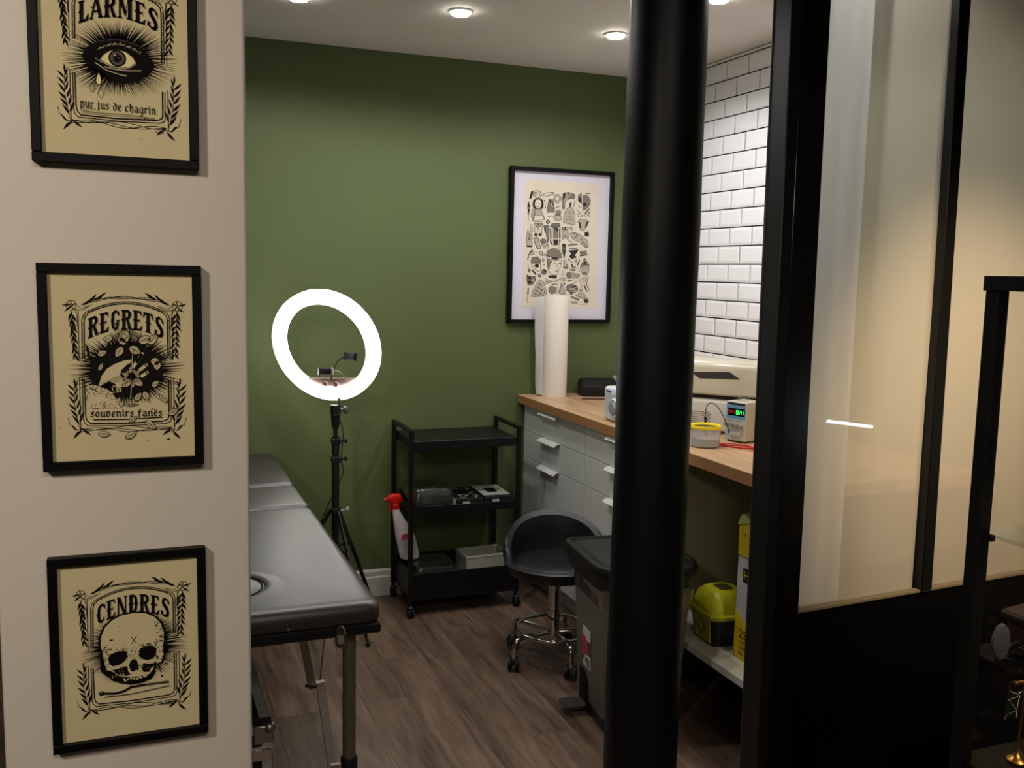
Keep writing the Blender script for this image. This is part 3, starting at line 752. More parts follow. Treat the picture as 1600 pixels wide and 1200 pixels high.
# ---- swivel stool
st = thing('swivel_stool', 'low black vinyl swivel stool with curved backrest and chrome base', 'stool', (1.463, 3.205, 0))
b = B(); b.lathe([(.0, .392), (.05, .398), (.12, .399), (.148, .395), (.160, .386), (.163, .376), (.155, .37), (.0, .37)], n=48, cap=False); b.obj('seat_cushion', vinyl_seat, st)
tb = R(72)   # backrest direction
b = B(); rings = []
N = 72
for i in range(N):
    a = 2*PI*i/N; c = math.cos(a-tb)
    k = max(0., (c+.12)/1.12); up = .142*(k**.62) if k > 0 else 0
    k2 = k**.8
    prof = [(.150, .345), (.176, .350), (.192+.006*k2, .372), (.196+.020*k2, .392+up*.5), (.186+.022*k2, .398+up*.92), (.176+.018*k2, .400+up), (.166+.008*k2, .394+up*.93), (.160-.004*k2, .386+up*.45), (.158, .376), (.150, .36)]
    rings.append([Vector((r*math.cos(a), r*math.sin(a), z)) for r, z in prof])
b.rings(rings, close=True); b.obj('rim_and_backrest', vinyl_seat, st)
B().lathe([(.0, .325), (.09, .328), (.150, .345), (.150, .356), (.0, .36)], n=40, cap=False).obj('seat_pan', black_plastic, st)
b = B(); b.lathe([(.0, .105), (.026, .105), (.026, .118), (.024, .12), (.024, .19), (.027, .192), (.027, .20), (.0235, .202), (.0235, .29), (.028, .30), (.028, .318), (.016, .32), (.016, .345)], n=28, cap=False); b.obj('gas_column', chrome, st)
b = B(); b.tube([(.03, -.01, .325), (-.05, .03, .322), (-.135, .055, .315), (-.165, .05, .307)], .004, 6); b.obj('height_lever', black_plastic, st)
b = B(); b.tube([(.143*math.cos(2*PI*i/48), .143*math.sin(2*PI*i/48), .126) for i in range(48)], .0075, 10, close=True); b.obj('foot_ring', chrome, st)
for k in range(5):
    a = R(51+72*k); ca, sa = math.cos(a), math.sin(a)
    q = lambda r, z: Vector((r*ca, r*sa, z))
    b = B(); b.tube([q(.012, .112), q(.10, .118), q(.150, .119), q(.172, .113), q(.184, .098), q(.187, .075), q(.187, .052)], .0095, 10); lg = b.obj('leg', chrome, st)
    c = q(.187, 0); sw_ = R((20, 75, -30, 130, 60)[k]); cx_, sx_ = math.cos(sw_), math.sin(sw_)
    b = B(); b.ball((c.x, c.y, .040), .020, 12, (1, 1, .9)); b.obj('castor_hood', black_plastic, st)
    b = B()
    for s_ in (-1, 1):
        ax = Vector((cx_, sx_, 0))*s_; b.lathe([(.0, .007), (.024, .007), (.0255, .010), (.0255, .017), (.022, .020), (.012, .021), (.0, .0205)], (c.x, c.y, .0256), 22, axis=ax, cap=False)
    wh = b.obj('castor_wheels', rubber, st)
    for s_ in (-1, 1):
        ax = Vector((cx_, sx_, 0))*s_; B().lathe([(.0175, .0205), (.0205, .0212), (.0205, .0196)], (c.x, c.y, .0256), 22, axis=ax, cap=False).obj('hub_ring', M('grey_hub', (120, 120, 120), .4), wh)

# ---- pedal bin
bn = thing('pedal_bin', 'grey pedal bin with black lid standing behind the column', 'bin', (1.52, 2.72, 0), R(-6))
bg = M('bin_grey_plastic', (100, 95, 90), .45, bump=.1, bscale=200)
secs = []
for z, w, d, r in ((.045, .265, .315, .05), (.05, .27, .32, .052), (.30, .285, .345, .055), (.485, .30, .372, .058)): secs.append((z, 0, 0, w, d, r))
b = B(); b.loft(secs, 8)
b.obj('bin_body', bg, bn)
b = B(); b.loft([(0, 0, 0, .25, .30, .05), (.006, 0, 0, .258, .308, .052), (.046, 0, 0, .262, .312, .05)], 8); b.obj('base', black_plastic, bn)
# pedal recess and pedal on the short side
b = B(); b.prism([(-.137, .0, .01), (-.137, .085, .01), (-.140, .085, .145), (-.140, .03, .145), (-.139, .005, .11)], (.006, 0, 0)); b.obj('pedal_recess', black_matte, bn, smooth=False)
b = B(); b.loft([(.026, -.175, .045, .085, .075, .02), (.034, -.177, .045, .085, .075, .02)], 5); b.obj('pedal', M('dark_grey_pedal', (52, 48, 44), .5), bn)
def lidring(z, w, d, rb, rf, cy=0):
    out = []
    for sx, sy, r, a0 in ((1, 1, rb, 0), (-1, 1, rb, 90), (-1, -1, rf, 180), (1, -1, rf, 270)):
        for i in range(9):
            a = R(a0+90*i/8); out.append(Vector((sx*(w/2-r)+r*math.cos(a), cy+sy*(d/2-r)+r*math.sin(a), z)))
    return out
b = B(); b.rings([lidring(z, w, d, .05, .11) for z, w, d in ((.478, .325, .385), (.503, .335, .405), (.523, .350, .422), (.531, .356, .430), (.548, .356, .430), (.559, .348, .420), (.561, .326, .398), (.555, .318, .390))])
b.obj('lid', M('bin_lid_black', (12, 12, 12), .45), bn)
b = B(); b.rings([lidring(z, w, d, .03, .09) for z, w, d in ((.5545, .272, .342), (.5595, .264, .334))]); b.obj('lid_flap', M('bin_flap_dark', (32, 32, 31), .5, bump=.3, bscale=400), bn)
# clear liner showing below the lid
g = B(); rings = []
base_r = rrect(.316, .392, .066, 10)
for i in range(5):
    z = .478-.013*i; ring = []
    for j, (x, y) in enumerate(base_r):
        f = math.atan2(y, x); amp = .004+.003*math.sin(f*9+i); k = 1-.028*i/4+.012*math.sin(f*14+i*.9)
        ring.append(Vector((x*k, y*k, z-.010*i/4*math.sin(f*5+1)**2)))
    rings.append(ring)
g.rings(rings, cap=False); g.obj('clear_liner', thin_glass('liner_film', (.9, .9, .9), 3.0), bn)
b = B(); x_ = -.1515
def quad(y0, y1, z0, z1, m, n_): 
    q = B(); q.prism([(-.1355-.0000-(z0-.05)*.034, y0, z0), (-.1355-(z0-.05)*.034, y1, z0), (-.1355-(z1-.05)*.034, y1, z1), (-.1355-(z1-.05)*.034, y0, z1)], (-.0022, 0, 0)); return q.obj(n_, m, bn, smooth=False)
quad(-.02, .05, .165, .300, M('sticker_white', (196, 192, 188), .5), 'sticker')
quad(.0155, .0505, .205, .270, M('sticker_red', (196, 24, 56), .5), 'red_patch').location.x = -.0006
quad(-.0205, .012, .212, .262, M('sticker_brown', (84, 66, 58), .5), 'dark_patch').location.x = -.0006
q = B()
for k in range(6):
    z = .172+k*.005; q.box(-.1435, -.1425, -.014, -.014+.02+.006*(k % 3), z, z+.002)
for yy, zz in ((.010, .185), (.034, .190), (.03, .284)): q.box(-.1445, -.1430, yy, yy+.012, zz, zz+.012)
q.obj('sticker_print', M('sticker_ink', (50, 46, 44), .6), bn, smooth=False)

# ---- treatment couch
TZ = .68
tc = thing('treatment_couch', 'black vinyl folding treatment couch with face hole, left of the room', 'treatment couch', (.19, 2.18, 0))
def section(y0, y1, name, zlift=0., zend=0.):
    w = .70; d = y1-y0; cy = (y0+y1)/2; h = .055
    b = B(); rings = []
    for z, ins in ((-h, .010), (-h+.006, .002), (-.036, 0), (-.022, .001), (-.010, .006), (-.004, .013), (-.001, .024), (0, .04)):
        ring = []
        for x, y in rrect(w-2*ins, d-2*ins, max(.012, .034-ins*.4), 6): ring.append(Vector((x, cy+y, TZ+z)))
        rings.append(ring)
    # subdivided top
    b.rings(rings, cap=False)
    b.bm.verts.ensure_lookup_table(); top = b.bm.verts[-len(rings[0]):]; b._face(list(top)); bot = b.bm.verts[:len(rings[0])]; b._face(list(bot)[::-1])
    if zend:
        for v in b.bm.verts: v.co.z += zlift+(zend)*(v.co.y-y0)/d
    return b.obj(name, vinyl, tc, angle=60)
section(0, .995, 'near_cushion'); section(.998, 1.338, 'middle_cushion'); section(1.341, 1.925, 'far_cushion', 0, .012)
b = B()
for (y0, y1) in ((.001, .993), (1.002, 1.334), (1.345, 1.92)): b.box(-.347, .347, y0, y1, TZ-.080, TZ-.0545, .004)
b.obj('underframe', M('dark_frame_board', (12, 11, 11), .5), tc, smooth=False)
HC = (0, .205)
b = B(); b.lathe([(.150, -.0005), (.135, .0015), (.118, .0045), (.106, .0055), (.098, .003), (.095, -.004)], (HC[0], HC[1], TZ), 56, cap=False); b.obj('face_hole_edge', vinyl, tc)
b = B(); b.lathe([(.0, .011), (.05, .010), (.078, .006), (.088, .001), (.091, -.006)], (HC[0], HC[1], TZ), 48, cap=False); b.obj('face_hole_plug', vinyl, tc)
b = B(); b.tube([(HC[0]+.0905*math.cos(2*PI*i/48), HC[1]+.0905*math.sin(2*PI*i/48), TZ+.0005) for i in range(48)], .0022, 6, close=True); b.obj('piping', black_matte, tc)
legm = M('dark_bronze_leg', (112, 106, 84), .42, .35)
def leg(x, y, splay=0):
    b = B(); b.rod((x, y, .245), (x, y, TZ-.075), .0165, n=24); l = b.obj('leg', legm, tc)
    b = B(); b.lathe([(.0175, .21), (.021, .213), (.021, .262), (.0175, .268)], (x, y, 0), 24); b.obj('leg_sleeve', black_plastic, l)
    b = B(); b.rod((x, y, .03), (x, y, .215), .0135, n=20); b.obj('lower_leg', legm, l)
    b = B(); b.lathe([(.019, 0), (.020, .004), (.018, .034), (.014, .036)], (x, y, 0), 24); b.obj('rubber_foot', rubber, l)
for x in (-.282, .282):
    leg(x, .062); leg(x, 1.83)
# folding scissor braces of light metal
brm = M('pale_brace_metal', (150, 145, 135), .4, .6)
b = B(); b.bar((.207, .52, .602), (.269, .52, .249), .022, .020, up=(0, 1, 0)); b.obj('upper_brace', brm, tc, smooth=False)
b = B(); b.bar((.285, .48, .283), (.320, .48, .008), .024, .020, up=(0, 1, 0)); b.obj('lower_brace', M('light_brace_metal', (196, 192, 186), .42, .3), tc, smooth=False)
b = B(); b.rod((.250, .52, .258), (.300, .478, .262), .005, n=8); b.obj('brace_pivot', steel, tc)
b = B(); b.rod((.322, .50, .602), (.286, .50, .262), .0016, n=6); b.obj('tension_cable', M('cable_brown', (90, 76, 62), .5), tc)
b = B(); b.bar((.235, .062, .246), (.275, .062, .246), .012, .008); b.obj('brace_stub', brm, tc, smooth=False)
# chrome suitcase latch and stud on the near edge
b = B(); 
b.loft([(0, 0, 0, .024, .056, .012), (.003, 0, 0, .023, .055, .0115)], 6); b.xf(basis((.247, -.0005, .604), (1, 0, 0), (0, 0, 1), (0, -1, 0))); la = b.obj('latch_plate', chrome, tc)
b = B(); b.box(.239, .255, -.0095, -.003, .588, .606, .0015); b.obj('latch_tongue', M('latch_bright', (225, 215, 200), .25, .8), la, smooth=False)
b = B(); b.tube([(.247+.0115*math.cos(a_), -.007, .604+.028*math.sin(a_)) for a_ in [2*PI*i/24 for i in range(24)]], .0016, 6, close=True); b.obj('latch_loop', chrome, la)
b = B(); b.lathe([(.007, 0), (.006, .003), (.0, .0035)], (.125, .0, .640), 16, axis=(0, -1, 0), cap=False); b.obj('stud', chrome, tc)

# ---- flight case under the couch
fc = thing('flight_case', 'black flight case with aluminium edges under the couch', 'case', (.292, 2.295, 0))
L_, Wd = .44, .50
B().box(-Wd, -.004, .004, L_, .004, .346).obj('case_panel', M('flight_case_black', (17, 17, 17), .5), fc, smooth=False)
b = B()
for (x0, x1, y0, y1, z0_, z1_) in ((-.026, 0, 0, L_, .347, .350), (-.003, 0, 0, L_, .330, .350), (-Wd, 0, 0, .003, .330, .350), (-Wd, 0, 0, .026, .347, .350), (-Wd, 0, -.001, .003, .278, .298), (-.003, .001, 0, L_, .278, .298), (-.026, 0, 0, .003, .0, .35), (-.003, 0, 0, .026, .0, .35), (-Wd, 0, 0, .003, 0, .02)):
    b.box(x0, x1, y0, y1, z0_, z1_, .0008)
b.obj('aluminium_edging', alu, fc, smooth=False)
b = B(); b.ball((-.006, .006, .344), .016, 12); b.box(-.045, .002, -.003, .0, .306, .352, .002); b.box(.0, .003, -.001, .045, .306, .352, .002); b.box(-.045, .002, -.001, .045, .350, .353, .001); b.obj('ball_corner', steel, fc)
b = B(); b.box(-.05, -.004, -.004, .0, .262, .292, .002); b.rod((-.028, -.004, .286), (-.028, -.009, .286), .006, n=12); b.obj('seam_clasp', chrome, fc)
b = B()
for k in range(9): b.lathe([(.0028, 0), (.002, .0012), (.0, .0014)], (-.014, .03+k*.048, .350), 8, cap=False)
b.obj('rivet', steel, fc)

# ---- ring light on tripod
rl = thing('ring_light', 'lit white ring light on a black tripod stand', 'ring light', (.748, 3.83, 0))
RC = Vector((.711-.748, 0, 1.167)); wc = Vector((.711, 3.83, 1.167))
tc_ = (CAM-wc).normalized(); rr_ = (R2-tc_*R2.dot(tc_)).normalized(); uu_ = tc_.cross(rr_)
if uu_.z < 0: uu_ = -uu_
th = R(33); nn = (tc_*math.cos(th)+(-rr_*.79-uu_*.61)*math.sin(th)).normalized()
aa = (uu_-nn*uu_.dot(nn)).normalized(); bb_ = aa.cross(nn)
if bb_.dot(rr_) < 0: bb_ = -bb_
MR = basis(RC, bb_, aa, nn)
RO, RI = .232, .178
b = B(); b.lathe([(RI, -.012), (RI, .012), (RI+.002, .013), (RO-.002, .013), (RO, .012), (RO, -.012), (RO-.01, -.022), (RI+.01, -.022), (RI, -.012)], n=72, cap=False); b.xf(MR); rh = b.obj('ring_housing', white_plastic, rl)
b = B(); b.lathe([(RI-.0012, -.006), (RI-.0012, .013), (RI+.004, .0165), ((RO+RI)/2, .019), (RO-.004, .0165), (RO+.0012, .013), (RO+.0012, -.010)], n=72, cap=False); b.xf(MR)
b.obj('glowing_diffuser', M('ring_diffuser', (255, 255, 255), .5, emit=(255, 250, 244), estr=RING_E), rh)
# control plate across the lower inside, with knobs and phone clips
b = B(); a0 = -125; pts = [(RI*math.cos(R(a_)), RI*math.sin(R(a_)), -.008) for a_ in range(-128, -51, 4)]
b.prism(pts, (0, 0, .014)); b.xf(MR); cp = b.obj('control_plate', M('pinkish_grey_plastic', (150, 128, 118), .4), rl)
for x_, y_ in ((-.028, -.160), (.020, -.163)):
    b = B(); b.lathe([(.011, .006), (.010, .016), (.0, .017)], (x_, y_, 0), 18, cap=False); b.xf(MR); b.obj('knob', M('knob_ring', (170, 150, 145), .35), cp)
def loc3(px, py, dy=0): 
    p = at(px, py, y=3.80+dy); return Vector((p.x-.748, p.y-3.83, p.z))
def clip(cx, cy, w, h, rot, name):
    c = loc3(cx, cy); s = 1/390.
    t = B(); ex = Vector((math.cos(rot), .0, math.sin(rot))); ez = Vector((-math.sin(rot), 0, math.cos(rot)))
    m = basis(c, ex, (0, 1, 0), ez) if False else Matrix(((ex.x, 0, ez.x, c.x), (0, 1, 0, c.y), (ex.z, 0, ez.z, c.z), (0, 0, 0, 1)))
    t.box(-w/2, w/2, -.010, .010, -h/2, h/2, .003); t.box(-w/2-.006, -w/2, -.022, .006, -h/2-.003, h/2+.003, .002); t.box(w/2, w/2+.007, -.022, .010, -h/2-.003, h/2+.003, .002)
    t.xf(m); return t
k1 = clip(507, 580, .040, .026, R(-3), '').obj('phone_clip', black_plastic, rl, smooth=False)
b = B(); c = loc3(518, 580, -.02); b.box(c.x-.006, c.x+.006, c.y-.006, c.y+.004, c.z-.014, c.z+.014, .002); b.obj('clip_end', steel, k1, smooth=False)
clip(547, 557, .038, .028, R(-6), '').obj('phone_clip', black_plastic, rl, smooth=False)
b = B(); b.tube(bez(loc3(521, 578), loc3(522, 572), loc3(527, 562), loc3(537, 559), 10), .0035, 6); b.obj('gooseneck', black_plastic, rl)
b = B(); b.tube(bez(loc3(521, 579), loc3(531, 580), loc3(538, 585), loc3(541, 596), 10), .0032, 6); b.obj('gooseneck', steel, rl)
b = B(); b.rod(loc3(518, 596), loc3(518, 583), .004, n=8); b.obj('clip_post', black_plastic, rl)
# bracket, knob, pole
bz = .93
b = B(); b.rod((0, 0, .865), (0, 0, .885), .017, .020, n=20); b.rod((0, 0, .887), (0, 0, .925), .0205, .0215, n=24); b.rod((0, 0, .83), (0, 0, .868), .014, .019, n=20); b.obj('tilt_head', black_plastic, rl)
b = B(); b.rod((0, 0, .8845), (0, 0, .8875), .0215, n=24); b.obj('bright_band', chrome, rl)
b = B(); b.rod((.0, 0, .905), (.035, -.01, .905), .006, n=8); b.lathe([(.013, 0), (.016, .003), (.016, .011), (.010, .014)], (.034, -.012, .905), 20, axis=(.8, -.6, .1)); b.obj('tilt_knob', M('dark_grey_knob', (70, 70, 68), .4), rl)
b = B(); b.box(.008, .022, -.008, .008, .895, .955, .003); b.obj('bracket', steel, rl, smooth=False)
b = B(); b.rod((0, 0, .70), (0, 0, .84), .0095, n=16); b.obj('upper_pole', black_plastic, rl)
b = B(); b.rod((0, 0, .52), (0, 0, .71), .0125, n=16); b.rod((0, 0, .72), (0, 0, .795), .0155, .0155, n=16); b.rod((0, 0, .40), (0, 0, .70), .0155, n=16); b.rod((0, 0, .30), (0, 0, .41), .0135, n=16); b.obj('main_pole', black_plastic, rl)
for z in (.775, .700):
    b = B(); b.box(-.018, .020, -.016, .016, z-.012, z+.012, .003); b.rod((.018, -.004, z), (.040, -.012, z+.004), .004, n=8); b.ball((.040, -.012, z+.004), .0075, 8, (1, 1, 1.5)); b.obj('height_clamp', black_plastic, rl)
b = B(); b.lathe([(.016, -.012), (.024, -.008), (.024, .008), (.016, .012)], (0, 0, .487), 20); b.obj('leg_collar', black_plastic, rl)
b = B(); b.rod((.02, -.01, .487), (.045, -.02, .492), .004, n=8); b.lathe([(.012, 0), (.012, .008), (.006, .010)], (.043, -.02, .492), 14, axis=(.9, -.4, .1)); b.obj('collar_knob', M('bright_knob', (150, 150, 146), .35), rl)
b = B(); b.lathe([(.014, -.01), (.021, -.006), (.021, .006), (.014, .01)], (0, 0, .335), 20); b.obj('lower_collar', black_plastic, rl)
for a_ in (-75, 45, 165):
    a_ = R(a_); ca, sa = math.cos(a_), math.sin(a_)
    b = B(); b.bar((.022*ca, .022*sa, .485), (.285*ca, .285*sa, .012), .016, .007, up=(-sa, ca, 0)); lg = b.obj('leg', black_plastic, rl, smooth=False)
    b = B(); b.ball((.287*ca, .287*sa, .0115), .011, 10, (1, 1, .9)); b.obj('rubber_foot', rubber, lg)
    b = B(); b.bar((.018*ca, .018*sa, .335), (.115*ca, .115*sa, .318), .010, .005, up=(-sa, ca, 0)); b.obj('strut', black_plastic, lg, smooth=False)
b = B(); b.tube(bez((.01, -.018, .87), (.05, -.03, .80), (.0, -.03, .74), (.028, -.026, .66), 14)+bez((.028, -.026, .66), (.02, -.03, .60), (-.03, -.02, .56), (-.075, -.01, .40), 14)[1:], .0022, 6); b.obj('power_lead', black_plastic, rl)

# ================================================================== PRINTS
# flat ink drawn as vector shapes a fraction of a millimetre above the paper; 2-D coordinates are photo-like (x right, y down)
class Ink:
    """collects flat polygons in layers; mp maps drawing (x, y) to the picture plane in metres (x right, z up)"""
    def __init__(s, mp): s.b = B(); s.mp = mp; s.rnd = random.Random(3)
    def fill(s, pts, mi=0, lay=0):
        q = []
        for x, y in pts:
            a, c = s.mp(x, y); q.append(Vector((a, -.00035-.00022*lay, c)))
        return s.b.poly(q, mi)
    def line(s, pts, w, mi=0, lay=0, w1=None, joint=True):
        """polyline of width w (tapering to w1)"""
        N = len(pts)-1
        for i in range(N):
            (x0, y0), (x1, y1) = pts[i], pts[i+1]
            dx, dy = x1-x0, y1-y0; L = math.hypot(dx, dy)
            if L < 1e-6: continue
            nx, ny = -dy/L, dx/L
            a = w if w1 is None else w+(w1-w)*i/N; c = w if w1 is None else w+(w1-w)*(i+1)/N
            s.fill([(x0+nx*a/2, y0+ny*a/2), (x1+nx*c/2, y1+ny*c/2), (x1-nx*c/2, y1-ny*c/2), (x0-nx*a/2, y0-ny*a/2)], mi, lay)
            if joint and i and w > 1.5: s.disc(x0, y0, a/2, mi, lay, 8)
    def disc(s, x, y, r, mi=0, lay=0, n=14, ry=None, rot=0.):
        ry = r if ry is None else ry; c, d = math.cos(rot), math.sin(rot)
        s.fill([(x+r*math.cos(2*PI*k/n)*c-ry*math.sin(2*PI*k/n)*d, y+r*math.cos(2*PI*k/n)*d+ry*math.sin(2*PI*k/n)*c) for k in range(n)], mi, lay)
    def ring(s, x, y, r, w, mi=0, lay=0, n=20, ry=None, rot=0., a0=0, a1=360):
        ry = r if ry is None else ry; c, d = math.cos(rot), math.sin(rot)
        P_ = [(x+r*math.cos(t)*c-ry*math.sin(t)*d, y+r*math.cos(t)*d+ry*math.sin(t)*c) for t in (R(a0+(a1-a0)*k/n) for k in range(n+1))]
        s.line(P_, w, mi, lay, joint=False)
    def leaf(s, x, y, ang, L, w=.26, mi=0, lay=0):
        w *= 1.45; c, d = math.cos(R(ang)), -math.sin(R(ang))
        prof = [(0, 0), (.15, .55), (.35, 1), (.6, .85), (.85, .35), (1, 0), (.8, -.25), (.5, -.5), (.2, -.35)]
        s.fill([(x+L*(u*c-v*w*.5*d), y+L*(u*d+v*w*.5*c)) for u, v in prof], mi, lay)
    def petal(s, x, y, ang, L, w=.6, lay=3, veins=True):
        c, d = math.cos(R(ang)), -math.sin(R(ang))
        pr = [(0, 0), (.12, .5), (.35, .95), (.62, .9), (.85, .5), (1, 0), (.85, -.5), (.6, -.9), (.33, -.9), (.12, -.45)]
        out = [(x+L*(u*c-v*w*.5*d), y+L*(u*d+v*w*.5*c)) for u, v in pr]
        s.fill([(x+L*((u-.5)*1.16+.5)*c-L*v*w*.62*d, y+L*((u-.5)*1.16+.5)*d+L*v*w*.62*c) for u, v in pr], 0, lay)
        s.fill(out, 1, lay+1)
        if veins:
            s.line([(x, y), (x+L*.9*c, y+L*.9*d)], L*.035, 0, lay+2)
            for t in (.25, .45, .65):
                for q in (-1, 1):
                    s.line([(x+L*t*c, y+L*t*d), (x+L*((t+.2)*c-q*w*.33*d), y+L*((t+.2)*d+q*w*.33*c))], L*.03, 0, lay+2)
    def rays(s, cx, cy, r0, r1, n, w, mi=0, lay=0, jit=.25, a0=0, a1=360, ry0=None, ry1=None):
        f0 = r0 if callable(r0) else (lambda a: r0); f1 = r1 if callable(r1) else (lambda a: r1)
        for k in range(n):
            a = R(a0+(a1-a0)*(k+s.rnd.uniform(-.35, .35))/n); q = f0(a); p = f1(a)*(1-jit*s.rnd.random()); da = w/2/max(q, 1)
            s.fill([(cx+q*math.cos(a-da), cy-q*math.sin(a-da)), (cx+q*math.cos(a+da), cy-q*math.sin(a+da)), (cx+p*math.cos(a), cy-p*math.sin(a))], mi, lay)
    def specks(s, n, x0, x1, y0, y1, r0, r1, mi=0, lay=0):
        for _ in range(n):
            x = s.rnd.uniform(x0, x1); y = s.rnd.uniform(y0, y1); r = r0+(r1-r0)*s.rnd.random()**3
            s.disc(x, y, r, mi, lay, 5, r*s.rnd.uniform(.4, 1.1), s.rnd.uniform(0, 3))

# --- slab lettering on an arched baseline: strokes in a unit box (x right, y up, height 1)
def _st(x, w, y0=0, y1=1): return [(x-w/2, y0), (x+w/2, y0), (x+w/2, (y0+y1)/2), (x+w/2, y1), (x-w/2, y1), (x-w/2, (y0+y1)/2)]
def _sf(x, w, y, d=1, o=.12): return [(x-w/2-o, y), (x+w/2+o, y), (x+w/2+.01, y+.085*d), (x-w/2-.01, y+.085*d)]
def _sp(x, w): return [(x-w/2-.09, .5), (x-w/2, .44), (x-w/2, .56)]
def _curve(pts, w):
    out = []
    for i in range(len(pts)-1):
        (x0, y0), (x1, y1) = pts[i], pts[i+1]; L = math.hypot(x1-x0, y1-y0); nx, ny = -(y1-y0)/L, (x1-x0)/L
        a = w[i] if isinstance(w, list) else w; c = w[i+1] if isinstance(w, list) else w
        out.append([(x0+nx*a/2, y0+ny*a/2), (x1+nx*c/2, y1+ny*c/2), (x1-nx*c/2, y1-ny*c/2), (x0-nx*a/2, y0-ny*a/2)])
        out.append([(x1+c/2*math.cos(t), y1+c/2*math.sin(t)) for t in (2*PI*k/7 for k in range(7))])
    return out
S_ = .235
GL = {
 'L': (.66, [_st(.24, S_), _sf(.24, S_, 0), _sf(.24, S_, 1, -1), _sp(.24, S_), [(.3, 0), (.66, 0), (.70, .32), (.60, .26), (.50, .10), (.3, .08)]]),
 'A': (.80, [[(.06, 0), (.17, 0), (.46, 1), (.36, 1)], [(.34, 1), (.52, 1), (.80, 0), (.58, 0)], [(.2, .30), (.62, .30), (.62, .37), (.2, .37)], _sf(.12, .08, 0, 1, .09), _sf(.69, .2, 0, 1, .07), [(.26, 1), (.56, 1), (.5, .93), (.32, .93)], [(.08, .55), (.2, .50), (.22, .62)]]),
 'R': (.78, [_st(.22, S_), _sf(.22, S_, 0), _sf(.22, S_, 1, -1), _sp(.22, S_)]+_curve([(.25, .94), (.50, .94), (.62, .84), (.63, .70), (.52, .57), (.27, .53)], [.10, .14, .19, .19, .13, .07])+[[(.36, .54), (.54, .54), (.76, .06), (.56, .0)], _sf(.68, .14, 0, 1, .07)]),
 'M': (.98, [_st(.17, .12), _sf(.17, .12, 0), [(.05, 1), (.32, 1), (.56, .3), (.48, .12)], [(.54, .34), (.72, 1), (.66, 1), (.48, .22)], _st(.78, S_), _sf(.78, S_, 0), _sf(.78, S_, 1, -1, .06), [(.5, .05), (.4, .4), (.6, .4)]]),
 'E': (.70, [_st(.22, S_), _sf(.22, S_, 0), _sf(.22, S_, 1, -1), _sp(.22, S_), [(.3, 1), (.62, 1), (.66, .74), (.56, .82), (.48, .91), (.3, .92)], [(.3, 0), (.64, 0), (.70, .30), (.58, .2), (.5, .09), (.3, .08)], [(.3, .47), (.46, .47), (.5, .38), (.53, .62), (.46, .54), (.3, .54)]]),
 'S': (.68, _curve([(.60, .80), (.52, .93), (.34, .95), (.22, .84), (.22, .70), (.36, .56), (.50, .44), (.58, .28), (.54, .12), (.38, .03), (.20, .07), (.12, .22), (.22, .26)], [.05, .10, .12, .17, .20, .22, .22, .20, .18, .12, .10, .07, .05])+[[(.66, .94), (.68, .66), (.54, .78)], [(.04, .02), (.06, .34), (.2, .16)]]),
 'G': (.74, _curve([(.60, .82), (.52, .94), (.36, .95), (.22, .82), (.20, .5), (.24, .18), (.38, .05), (.52, .10), (.56, .26), (.46, .36), (.38, .28)], [.05, .10, .13, .18, .21, .18, .12, .14, .14, .07, .05])+[[(.68, .97), (.70, .68), (.54, .8)], [(.44, .50), (.74, .50), (.66, .42), (.64, .20), (.50, .12), (.52, .42)]]),
 'T': (.72, [_st(.36, S_), _sf(.36, S_, 0), [(.04, 1), (.68, 1), (.74, .66), (.62, .80), (.56, .91), (.18, .91), (.10, .80), (-.02, .66)], _sp(.36, S_), [(.46, .5), (.55, .56), (.55, .44)]]),
 'C': (.70, _curve([(.60, .80), (.52, .94), (.36, .95), (.22, .82), (.19, .5), (.23, .18), (.38, .05), (.54, .10), (.62, .28)], [.05, .10, .13, .19, .22, .19, .13, .10, .05])+[[(.68, .97), (.70, .64), (.54, .8)], _sp(.2, .2)]),
 'N': (.84, [_st(.16, .11), _sf(.16, .11, 0), [(.05, 1), (.30, 1), (.74, .02), (.66, -.04), (.56, .0)], _st(.70, .10), _sf(.70, .10, 1, -1, .1)]),
 'D': (.78, [_st(.22, S_), _sf(.22, S_, 0, 1, .08), _sf(.22, S_, 1, -1, .08), _sp(.22, S_)]+_curve([(.26, .95), (.44, .94), (.58, .80), (.62, .5), (.58, .2), (.44, .06), (.26, .05)], [.09, .12, .18, .21, .18, .12, .09])+[[(.3, .5), (.44, .56), (.44, .44)]]),
}
def arched(ink, word, x0, x1, base, top, lay=6):
    """base(x), top(x): y of the baseline and of the cap line (y down)"""
    tot = sum(GL[c][0] for c in word)+.06*(len(word)-1); k = (x1-x0)/tot; x = 0
    for c in word:
        w, polys = GL[c]
        for p in polys:
            q = []
            for u, v in p:
                X = x0+(x+u)*k; q.append((X, base(X)+(top(X)-base(X))*v))
            ink.fill(q, 0, lay)
        x += w+.06
